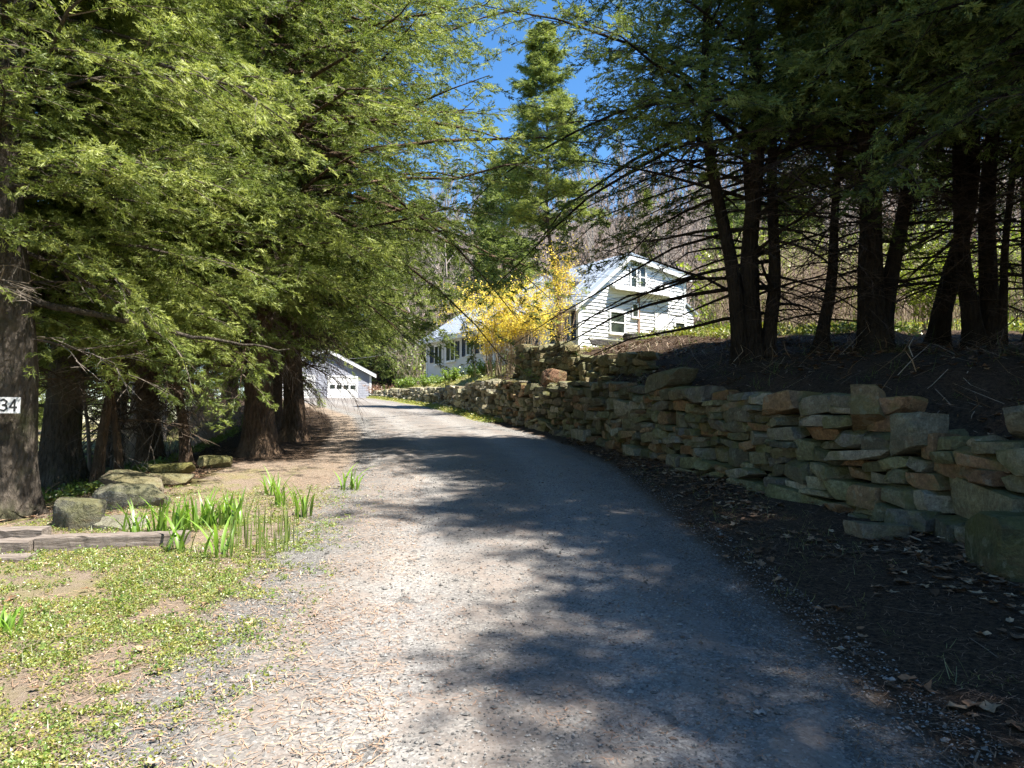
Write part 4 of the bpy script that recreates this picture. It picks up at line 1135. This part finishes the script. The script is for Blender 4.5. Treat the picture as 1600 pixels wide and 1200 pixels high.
# long face of the main block
for t in (1.15, 4.4):
    window(house, lT, t, 5.75, 1.1, 1.35, 2, 1)
    for sgn in (-1, 1): shutter(house, lT, t + sgn * .86, 5.68, .42, 1.5)
q = MB(); q.box(-.42, -.02, -.2, TW, ZE - .42, ZE - .36); q.build('soffit', M['white'], house)
# chimneys
cm = MB(); cm.box(1.9, 2.5, 3.9, 4.5, 8.5, 10.9); cm.box(1.84, 2.56, 3.84, 4.56, 10.75, 10.87); cm.build('chimney', M['chim'], house)
q = MB(); q.box(1.1, 1.55, 1.6, 2.1, ZE + 1.35 * sl + .1, ZE + 1.35 * sl + .32); q.build('roof_vent', M['shutter'], house)
# wing
WE, WR, WS, T0, T1 = 7.2, 9.22, 3.1, TW, 15.7
wl = (WR - WE) / WS
mb = MB(); clap(mb, lambda a, o_, z: (-o_, T1 + T0 - a, z), T0, T1, 4.6, lambda s: WE, pitch=.3, out=.018)
pts = [(0, WE), (WS, WR), (6.2, WE), (6.2, 3.4), (0, 3.4)]
v = [(s, T0 + .02, z) for s, z in pts] + [(s, T1, z) for s, z in pts]
mb.add(v, [(5, 6, 7, 8, 9), (4, 0, 5, 9), (3, 8, 7, 2)]); mb.build('wing_wall', M['wingsiding'], house)
mb = MB(); roof_slab(mb, -.4, WE - .4 * wl + .02, WS, WR + .02, T0 + .11, T1 + .3, .12); seams(mb, -.4, WE - .4 * wl + .02, WS, WR + .02, T0 + .11, T1 + .3, .5, .12)
roof_slab(mb, WS + .003, WR + .02, 6.6, WE - .4 * wl + .02, T0 + .11, T1 + .3, .12); rf = mb.build('wing_roof', M['roof'], house)
q = MB(); q.box(-.47, -.42, T0, T1 + .3, WE - .4 * wl - .14, WE - .4 * wl + .06); q.box(-.42, -.02, T0 + .1, T1 + .28, WE - .42, WE - .36); q.box(-.06, .06, T1 - .1, T1 + .03, 4.4, WE - .3); q.build('eave_trim', M['white'], house)
a = np.arange(13) / 12 * 6.283
P = np.array([[(2.0, 11.2, 8.2), (2.0, 11.2, 9.55)]]); v, f = tubes(P, np.array([[.09, .09]]), 12); q = MB(); q.add(v, f, smooth=True)
v, f = tubes(np.array([[(2.0, 11.2, 9.55), (2.0, 11.2, 9.75)]]), np.array([[.16, .12]]), 12); q.add(v, f); q.build('stove_pipe', M['chim'], house)


def tu_(u):
    k = (u - 800) / F; return (3.31 - k * 36) / (.574 + k * .819)


def zt(t, v): return 1.6 + (36 + .819 * t) * (HOR - v) / F


for (ua, ub, va, vb) in ((680, 692.5, 568, 541), (698, 712, 563, 536), (730, 742, 553, 525), (752, 765, 548, 520)):
    ta, tb = tu_(ub), tu_(ua); z0 = zt((ta + tb) / 2, va); window(house, lT, (ta + tb) / 2, z0, abs(tb - ta) - .1, zt((ta + tb) / 2, vb) - z0, 2, 1, .08)
for (u, va, vb, w) in ((675, 567, 541, .42), (715, 560, 533, .4), (725.5, 557, 525, .42), (746, 552, 524, .4)):
    t = tu_(u); z0 = zt(t, va); shutter(house, lT, t, z0, w, zt(t, vb) - z0)

# ------------------------------------------------------------------ garage
GX, GY = -12.0, 62.0
gar = thing('garage', 'grey shingled garage with two white panel doors at the top of the driveway', 'garage', (GX, GY, 3.2), TH)
GW, GE, GP, GD = 8.1, 2.5, 4.35, 7.0          # local x runs from -GW to 0
gg = lambda s: GE + (GP - GE) * (1 - abs(s + GW / 2) / (GW / 2))
mb = MB(); clap(mb, gT, -GW, 0, 0, gg, pitch=.14, out=.022)
pts = [(-GW, -.5), (0, -.5), (0, GE), (-GW / 2, GP), (-GW, GE)]
v = [(s, 0, z) for s, z in pts] + [(s, GD, z) for s, z in pts]
mb.add(v, [(0, 1, 2, 3, 4), (9, 8, 7, 6, 5)]); mb.add(v, [(1, 6, 7, 2), (0, 4, 9, 5)]); mb.build('wall', M['shingle'], gar)
gs = (GP - GE) / (GW / 2)
mb = MB(); roof_slab(mb, -GW - .35, GE - .35 * gs + .02, -GW / 2, GP + .02, -.3, GD + .2, .12); roof_slab(mb, -GW / 2 + .003, GP + .02, .35, GE - .35 * gs + .02, -.3, GD + .2, .12); mb.build('roof', M['groof'], gar)
mb = MB()
for (s0, z0, s1, z1) in ((-GW - .36, GE - .36 * gs - .16, -GW / 2, GP - .16), (-GW / 2, GP - .16, .36, GE - .36 * gs - .16)):
    v = [(s0, -.33, z0), (s1, -.33, z1), (s1, -.33, z1 + .2), (s0, -.33, z0 + .2), (s0, -.28, z0), (s1, -.28, z1), (s1, -.28, z1 + .2), (s0, -.28, z0 + .2)]
    mb.add(v, [(0, 1, 2, 3), (4, 7, 6, 5), (0, 4, 5, 1), (3, 2, 6, 7)])
mb.build('roof_trim', M['white'], gar)
mb = MB(); mb.box(-.12, .05, -.06, .1, -.3, GE - .1); mb.box(-GW - .05, -GW + .12, -.05, .1, -.3, GE - .1); mb.build('corner_board', M['white'], gar)
for s1 in (-1.31, -4.99):
    s0 = s1 - 2.38; d_ = MB(); hh = 2.12
    for k in range(4):
        z0 = hh * k / 4; d_.box(s0, s1, -.045, -.03, z0 + .008, z0 + hh / 4 - .008)
        for j in range(4):
            w = (s1 - s0) / 4
            if k != 2: d_.box(s0 + w * j + .07, s0 + w * j + w - .07, -.06, -.045, z0 + .08, z0 + hh / 4 - .08)
    door = d_.build('garage_door', M['white'], gar)
    for j in range(4):
        w = (s1 - s0) / 4; p = MB(); p.box(s0 + w * j + .09, s0 + w * j + w - .09, -.065, -.045, hh * .5 + .12, hh * .75 - .1); p.build('pane', M['glass'], door)
    fr = MB(); fr.box(s0 - .13, s0, -.09, -.0, -.2, hh + .13); fr.box(s1, s1 + .13, -.09, -.0, -.2, hh + .13); fr.box(s0, s1, -.085, -.0, hh, hh + .13); fr.build('door_frame', M['white'], gar)

# overhead wire garage -> house
p0 = np.array((-13.5, 60.6, 6.9)); p1 = np.array((-5.4, 49.8, 7.4)); t = np.linspace(0, 1, 24)[:, None]
P = p0 * (1 - t) + p1 * t - np.array([0, 0, .35]) * (4 * t * (1 - t)); v, f = tubes(P[None], np.full((1, 24), .014), 5); mb = MB(); mb.add(v, f, (.3, .3, .3), smooth=True)
tag(mb.build('overhead_wire', M['bare']), 'thin grey overhead wire running from the garage to the house', 'wire')

# stone edging at the crest before the house gable
for k, (u, y, w, hgt, lb) in enumerate([(948, 27.5, 1.5, .32, 'long flat grey edging stone on the crest before the gable window'), (1000, 27.0, 1.2, .3, 'dark grey edging stone on the crest, in line with the porch'), (1048, 26.5, 1.4, .34, 'rough dark edging stone on the crest at the right corner of the house')]):
    x = (u - 800) / F * y; boulder('edging_stone', lb, x, y, (w, .5, hgt), .25, .02, (.17, .17, .17), 70 + k, .12, 9, M['stone'], 'stone')

# ------------------------------------------------------------------ number board on the left tree
bx_, by_ = -5.95, 8.5
bz = 1.6 + 8.12 * (HOR - 633) / F
nb_ = thing('number_board', 'white board with black house number 134 nailed to the left tree trunk', 'sign', (-5.66, 8.16, bz), R_(30))
q = MB(); q.box(-.15, .15, -.012, .012, -.09, .09); q.build('board', M['white'], nb_)
M['black'] = plain('black_paint', (.02, .02, .02), .5, .05)
DG = {'1': [[(0, .75), (.22, 1), (.22, 0)]], '3': [[(0, .92), (.25, 1), (.5, .85), (.42, .58), (.18, .52), (.46, .45), (.52, .2), (.28, 0), (0, .08)]], '4': [[(.4, 0), (.4, 1), (0, .32), (.58, .32)]]}
for ch, ox in (('1', -.10), ('3', -.035), ('4', .05)):
    q = MB()
    for pl in DG[ch]:
        for (a, b_) in zip(pl[:-1], pl[1:]):
            a = np.array(a) * (.11, .125); b_ = np.array(b_) * (.11, .125); d = nrm((b_ - a)[None])[0] * .009; n_ = np.array((-d[1], d[0]))
            c4 = [a - d * .6 + n_, a - d * .6 - n_, b_ + d * .6 - n_, b_ + d * .6 + n_]
            q.add([(ox + c[0], -.0165, c[1] - .062) for c in c4] + [(ox + c[0], -.0125, c[1] - .062) for c in c4], [(0, 1, 2, 3), (0, 4, 5, 1), (1, 5, 6, 2), (2, 6, 7, 3), (3, 7, 4, 0)])
    q.build('digit', M['black'], nb_)
for sx in (-.13, .13):
    q = MB(); v, f = tubes(np.array([[(sx, -.02, .06), (sx, .02, .06)]]), np.array([[.006, .006]]), 6); q.add(v, f); q.build('nail', M['black'], nb_)

# ------------------------------------------------------------------ spring leaves (daylilies) and reeds by the ledge
def blades(seed, n, h, spread, w, colr, lean=.5):
    rg = np.random.default_rng(seed); K = 6; t = np.linspace(0, 1, K); mb = MB()
    for k in range(n):
        a = rg.random() * 6.28; L = h * rg.uniform(.6, 1.1); ln = lean * rg.uniform(.2, 1.1); bx = rg.normal(0, spread, 2)
        d = np.array([math.cos(a), math.sin(a), 0]); s = np.array([-d[1], d[0], 0])
        c = np.array([bx[0], bx[1], -.02]) + d * (L * ln * t ** 1.8)[:, None] + np.array([0, 0, 1]) * (L * (t - .35 * ln * t ** 2.6))[:, None]
        ww = w * np.array([.6, .95, 1, .85, .5, .03])[:, None] * rg.uniform(.75, 1.2)
        v = np.concatenate([c - s * ww, c + d * ww * .35, c + s * ww]); f = [(i + o_, i + o_ + 6, i + o_ + 7, i + o_ + 1) for o_ in (0, 6) for i in range(5)]
        g = np.array(colr) * rg.uniform(.7, 1.3); cc = np.tile(g, (18, 1)); cc[[0, 6, 12]] = g * .6 + np.array((.2, .2, .08)) * .4
        mb.add(v, f, cc, smooth=True)
    return mb


LILY = (.19, .33, .045)
spots = [(218, 838, 9, 'leftmost tuft of strap leaves, touching the pale stone beside the timber'), (258, 834, 12, 'spreading tuft of strap leaves before the grey ledge slab, second from the left'), (292, 828, 13, 'bushy clump of green strap leaves against the grey ledge slab'),
         (322, 822, 12, 'tall green clump of strap leaves right of the ledge slab'), (346, 822, 14, 'broad bright clump of strap leaves behind the pale reeds'), (374, 820, 13, 'tallest bright clump of strap leaves in the middle of the row'),
         (283, 862, 4, 'small lone shoot of strap leaves in front of the row'), (442, 790, 7, 'upright tuft of leaves standing apart right of the row'), (468, 808, 6, 'rightmost tuft of leaves, nearest the driveway gravel'), (427, 775, 5, 'small dark tuft of leaves behind the upright one'),
         (352, 868, 4, 'tiny pale shoot in front of the pale reeds'), (551, 765, 6, 'small lone leaf tuft at the driveway verge under the left trees'), (6, 985, 16, 'leafy rosette clump at the left edge of the photo')]
for k, (u, v_, n_, lb) in enumerate(spots):
    d = 1829 / (v_ - 586.); x = (u - 800) / F * d
    mb = blades(400 + k, n_ + 6, .46 if u > 20 else .2, .06, .015, LILY, .75)
    tag(mb.build('lily_clump', M['leaf'], None, (x, d, float(G(x, d)))), lb, 'plant', 'strap leaved clumps on the verge')
mb = MB()
for k in range(60):
    u = rng.uniform(360, 470); v_ = rng.uniform(825, 870); d = 1829 / (v_ - 586.); x = (u - 800) / F * d
    q = blades(500 + k, 2, .38 * rng.uniform(.6, 1.1), .015, .006, (.2, .27, .06), .12); q.v = [a + np.array([x, d, float(G(x, d))]) for a in q.v]
    for a, f, c in zip(q.v, q.f, q.c): mb.add(a, f - f.min() if False else f - (f.min() - 0), c, smooth=True)
tag(mb.build('reed_shoots', M['leaf']), 'thin pale green shoots rising among the strap leaves', 'grass', kind='stuff')

# ------------------------------------------------------------------ low ground cover, grass, needles, dead leaves
def strips(n, x, y, L, w, colr, rg, lift=.012, steep=.15):
    a = rg.random(n) * 6.283; d = np.stack([np.cos(a), np.sin(a), rg.normal(0, steep, n)], -1); s = np.stack([-np.sin(a), np.cos(a), 0 * a], -1)
    p = np.stack([x, y, np.where((x > DL(y)) & (x < DR(y)), DZ(x, y), G(x, y)) + lift * rg.random(n) + .003], -1)
    l = (L * rg.uniform(.5, 1.2, n))[:, None]; mid = p + d * l * .5 + s * l * rg.normal(0, .08, (n, 1)); e = p + d * l; w = w * rg.uniform(.6, 1.3, (n, 1))
    V = np.stack([p - s * w, p + s * w, mid + s * w, mid - s * w, e + s * w * .4, e - s * w * .4], 1)
    f = np.array([(0, 1, 2, 3), (3, 2, 4, 5)])
    return V.reshape(-1, 3), (f[None] + 6 * np.arange(n)[:, None, None]).reshape(-1, 4), np.repeat(np.array(colr) * rg.uniform(.55, 1.4, (n, 1)), 6, 0)


def scatter_cover(n, sampler, k, size, colr, rg, flat=.35, h=.03):
    x, y = sampler(n); z = np.maximum(G(x, y), 0) ; n = len(x)
    P = np.repeat(np.stack([x, y, z], -1), k, 0) + np.concatenate([rg.normal(0, size * 1.1, (n * k, 2)), h * rg.random((n * k, 1)) + .004], 1)
    c = np.repeat(np.array(colr) * rg.uniform(.7, 1.35, (n, 1)) * np.where(rg.random((n, 1)) > .6, np.array([[1.3, 1.0, .9]]), 1) * np.where(rg.random((n, 1)) > .85, np.array([[.6, .75, .8]]), 1), k, 0)
    return leafquads(P, size * rg.uniform(.6, 1.3, n * k), rg, flat, .38), c


rg = np.random.default_rng(90)


def s_left(n):
    y = 2.1 + 8.5 * rg.random(n * 3) ** 1.35; x = DL(y) + .35 - rg.random(n * 3) * 4.2
    fade = smooth(-.55, .9, DL(y) - x)
    dens = smooth(.36, .62, .6 * fbm(x * 2.6, y * 2.6, 61, 4) + .4 * fbm(x * 9, y * 9, 62, 2)) * fade * smooth(12, 8, y) * (.35 + .65 * smooth(9, 5, y))
    k = (rg.random(n * 3) < dens) & (x > -5.2) & (np.abs(x) < .75 * y + .3)
    return x[k][:n], y[k][:n]


mb = MB()
(v, f), c = scatter_cover(17000, s_left, 8, .016, (.25, .31, .085), rg); mb.add(v, f, np.repeat(c, 4, 0))
(v, f), c = scatter_cover(1300, s_left, 7, .024, (.18, .27, .05), rg, .1, .05); mb.add(v, f, np.repeat(c, 4, 0))
n = 5200; x, y = s_left(n); n = len(x)
mb.add(*strips(n, x, y, .045, .002, (.22, .27, .08), rg, .005, 1.0))
tag(mb.build('ground_cover', M['leaf']), 'bright lime green low weeds carpeting the verge in the left foreground', 'weeds', kind='stuff')


def s_low(n):
    y = 7.5 + 14 * rg.random(n * 3); x = LE(y) - .3 - 7 * rg.random(n * 3)
    k = rg.random(n * 3) < smooth(.4, .6, fbm(x * .9, y * .9, 65, 3)); return x[k][:n], y[k][:n]


def s_farverge(n):
    y = 24 + 30 * rg.random(n * 2); x = W(y) - .35 - .5 * rg.random(n * 2) ** 1.5; q = rg.random(n * 2) < .35; x[q] = W(y[q]) + .5 + 3 * rg.random(q.sum()); y2 = y; return x[:n], y2[:n]


def s_back(n):
    y = 19 + 18 * rg.random(n * 2); x = W(y) + 5 + 18 * rg.random(n * 2); k = rg.random(n * 2) < smooth(.35, .6, fbm(x * .5, y * .5, 69, 3)); return x[k][:n], y[k][:n]


mb = MB()
(v, f), c = scatter_cover(2600, s_low, 8, .055, (.12, .19, .035), rg, .3, .14); mb.add(v, f, np.repeat(c, 4, 0))
(v, f), c = scatter_cover(3000, s_farverge, 6, .06, (.26, .29, .07), rg, .2, .10); mb.add(v, f, np.repeat(c, 4, 0))
(v, f), c = scatter_cover(5000, s_back, 7, .10, (.22, .27, .05), rg, .1, .25); mb.add(v, f, np.repeat(c, 4, 0))
n = 420; y = 3 + 9 * rg.random(n); x = DR(y) + .5 + 1.2 * rg.random(n); ok = fbm(x * 1.5, y * 1.5, 91) > .52
mb.add(*strips(ok.sum() * 8, np.repeat(x[ok], 8) + rg.normal(0, .05, ok.sum() * 8), np.repeat(y[ok], 8) + rg.normal(0, .05, ok.sum() * 8), .07, .0018, (.22, .22, .08), rg, .01, .9))
n = 260; y = 6 + 18 * rg.random(n); x = W(y) + .4 + 3.5 * rg.random(n) ** 1.5
mb.add(*strips(n * 9, np.repeat(x, 9) + rg.normal(0, .05, n * 9), np.repeat(y, 9) + rg.normal(0, .05, n * 9), .12, .0025, (.14, .19, .04), rg, .01, 1.0))
tag(mb.build('undergrowth', M['leaf']), 'green undergrowth on the low ground, far verge and sunlit clearing', 'undergrowth', kind='stuff')


mb = MB()
n = 46000; y = 2 + 14 * rg.random(n) ** 1.4; x = DL(y) + .9 - 5 * rg.random(n) ** 1.0; ok = fbm(x * 1.1, y * 1.1, 71) > .36; x, y = x[ok], y[ok]
mb.add(*strips(len(x), x, y, .07, .0019, (.36, .24, .16), rg))
n = 9000; y = 2 + 10 * rg.random(n) ** 1.3; x = DL(y) + (DR(y) - DL(y)) * rg.random(n); ok = fbm(x * 1.3, y * .8, 73) > .55; mb.add(*strips(ok.sum(), x[ok], y[ok], .06, .0015, (.28, .16, .10), rg))
n = 16000; y = 2.5 + 14 * rg.random(n) ** 1.3; x = DR(y) + (W(y) - DR(y)) * rg.random(n); mb.add(*strips(n, x, y, .08, .002, (.20, .13, .085), rg, .02))
n = 16000; y = 5 + 22 * rg.random(n); x = W(y) + .5 + 5 * rg.random(n); mb.add(*strips(n, x, y, .13, .0025, (.16, .105, .07), rg, .04))
tag(mb.build('pine_needles', M['litter']), 'dry brown needles strewn over the verge, driveway edges and bank', 'needles', kind='stuff')

mb = MB()
n = 2200; y = 4 + 20 * rg.random(n); x = W(y) + .6 + 5 * rg.random(n); mb.add(*strips(n, x, y, .6, .006, (.36, .28, .2), rg, .15, .3))
n = 160; y = 2.5 + 14 * rg.random(n); x = DR(y) + (W(y) - DR(y)) * rg.random(n); mb.add(*strips(n, x, y, .35, .005, (.2, .15, .11), rg, .05, .1))
n = 140; y = 2.5 + 9 * rg.random(n); x = DL(y) - 3.6 * rg.random(n); mb.add(*strips(n, x, y, .3, .0035, (.34, .26, .19), rg, .03, .1))
n = 500; y = 8 + 10 * rg.random(n); x = LE(y) - 5 * rg.random(n); mb.add(*strips(n, x, y, .6, .005, (.2, .15, .11), rg, .12, .25))
tag(mb.build('twig_litter', M['litter']), 'fallen dead twigs lying on the bank and verges', 'twigs', kind='stuff')


def leaf_litter(x, y, s, rg, colr, sink=.0):
    # lobed, curled dead leaves: a fan of 9 rim points
    n = len(x); K = 10; a = np.linspace(0, 2 * np.pi, K, endpoint=False)[None]
    rr = (1 + .38 * np.cos(a * 5 + rg.random((n, 1)) * 6)) * (1 + .3 * np.cos(a))
    rim = np.stack([rr * np.cos(a), .62 * rr * np.sin(a), rg.uniform(.1, .5, (n, 1)) * (rr * np.sin(a)) ** 2 * .6 + rg.normal(0, .08, (n, K)) + .15 * np.cos(a) * rg.normal(0, 1, (n, 1))], -1)
    V = np.concatenate([np.zeros((n, 1, 3)), rim], 1) * s[:, None, None]
    th = rg.random(n) * 6.283; c, sn = np.cos(th)[:, None], np.sin(th)[:, None]; V = np.stack([V[..., 0] * c - V[..., 1] * sn, V[..., 0] * sn + V[..., 1] * c, V[..., 2]], -1)
    V += np.stack([x, y, G(x, y) + .012 + .02 * rg.random(n)], -1)[:, None]
    f = np.array([(0, k + 1, (k + 1) % K + 1) for k in range(K)])
    base_c = np.array(colr)[rg.integers(len(colr), size=n)] * rg.uniform(.6, 1.35, (n, 1))
    return V.reshape(-1, 3), (f[None] + 11 * np.arange(n)[:, None, None]).reshape(-1, 3), np.repeat(base_c, 11, 0)


TAN = [(.24, .15, .09), (.20, .11, .06), (.16, .09, .05), (.34, .24, .15), (.10, .06, .035), (.12, .075, .045)]
mb = MB()
n = 2600; y = 2.6 + 15 * rg.random(n) ** 1.25; f_ = rg.random(n) ** .6; x = DR(y) + .35 + (W(y) - DR(y) - .5) * f_; ok = fbm(x * 1.2, y * 1.2, 81) > .38; mb.add(*leaf_litter(x[ok], y[ok], rg.uniform(.02, .06, ok.sum()), rg, TAN))
n = 4200; y = 4 + 20 * rg.random(n); x = W(y) + .5 + 4.5 * rg.random(n); ok = fbm(x, y, 83) > .45; mb.add(*leaf_litter(x[ok], y[ok], rg.uniform(.03, .06, ok.sum()), rg, TAN))
n = 900; y = 8 + 8 * rg.random(n); x = LE(y) + .8 - 4 * rg.random(n); mb.add(*leaf_litter(x, y, rg.uniform(.03, .055, n), rg, TAN))
n = 220; y = 2.4 + 8 * rg.random(n); x = DL(y) - 3 * rg.random(n); mb.add(*leaf_litter(x, y, rg.uniform(.015, .035, n), rg, TAN))
tag(mb.build('leaf_litter', M['litter']), 'dead tan oak leaves gathered below the long wall and on the bank', 'leaf litter', kind='stuff')

# ------------------------------------------------------------------ camera, light, world
cam = bpy.data.cameras.new('camera'); cam.sensor_width = 36; cam.lens = 36 * F / 1600; cam.clip_end = 2000; cam.clip_start = .05
co_ = link('camera', cam); co_.location = (0, 0, 1.6); co_.rotation_euler = (R_(90) + math.atan((HOR - 600) / F), 0, 0); scene.camera = co_

AZ = math.atan2(.91, -.41); EL = R_(61)
sun = bpy.data.lights.new('sun', 'SUN'); sun.energy = 5.0; sun.angle = R_(.53); sun.color = (1, .95, .87)
so = link('sun', sun)
import mathutils
dv = mathutils.Vector((math.sin(AZ) * math.cos(EL), math.cos(AZ) * math.cos(EL), math.sin(EL)))
so.rotation_euler = dv.to_track_quat('Z', 'Y').to_euler(); so.location = (20, -10, 40)

wd = bpy.data.worlds.new('World'); scene.world = wd; wd.use_nodes = True
nt = wd.node_tree; bg = nt.nodes['Background']
sky = nt.nodes.new('ShaderNodeTexSky'); sky.sky_type = 'NISHITA'; sky.sun_disc = False; sky.sun_elevation = EL; sky.sun_rotation = AZ
sky.air_density = 1.0; sky.dust_density = .2; sky.ozone_density = 2.5; sky.altitude = 400
hs = N(nt, 'ShaderNodeHueSaturation', Saturation=1.25); nt.links.new(sky.outputs[0], hs.inputs['Color']); nt.links.new(hs.outputs[0], bg.inputs[0]); bg.inputs[1].default_value = .082

vs = scene.view_settings; vs.view_transform = 'Standard'; vs.look = 'None'; vs.exposure = 1.68; vs.gamma = 1; vs.use_curve_mapping = False
scene.render.engine = 'CYCLES'
cy = scene.cycles; cy.max_bounces = 6; cy.diffuse_bounces = 3; cy.glossy_bounces = 2; cy.transmission_bounces = 3; cy.transparent_max_bounces = 4
cy.caustics_reflective = False; cy.caustics_refractive = False; cy.sample_clamp_indirect = 4
cy.use_adaptive_sampling = True; cy.adaptive_threshold = .015
cy.use_denoising = True
try:
    cy.denoiser = 'OPENIMAGEDENOISE'; cy.denoising_input_passes = 'RGB_ALBEDO_NORMAL'; cy.denoising_prefilter = 'NONE'
except Exception:
    pass
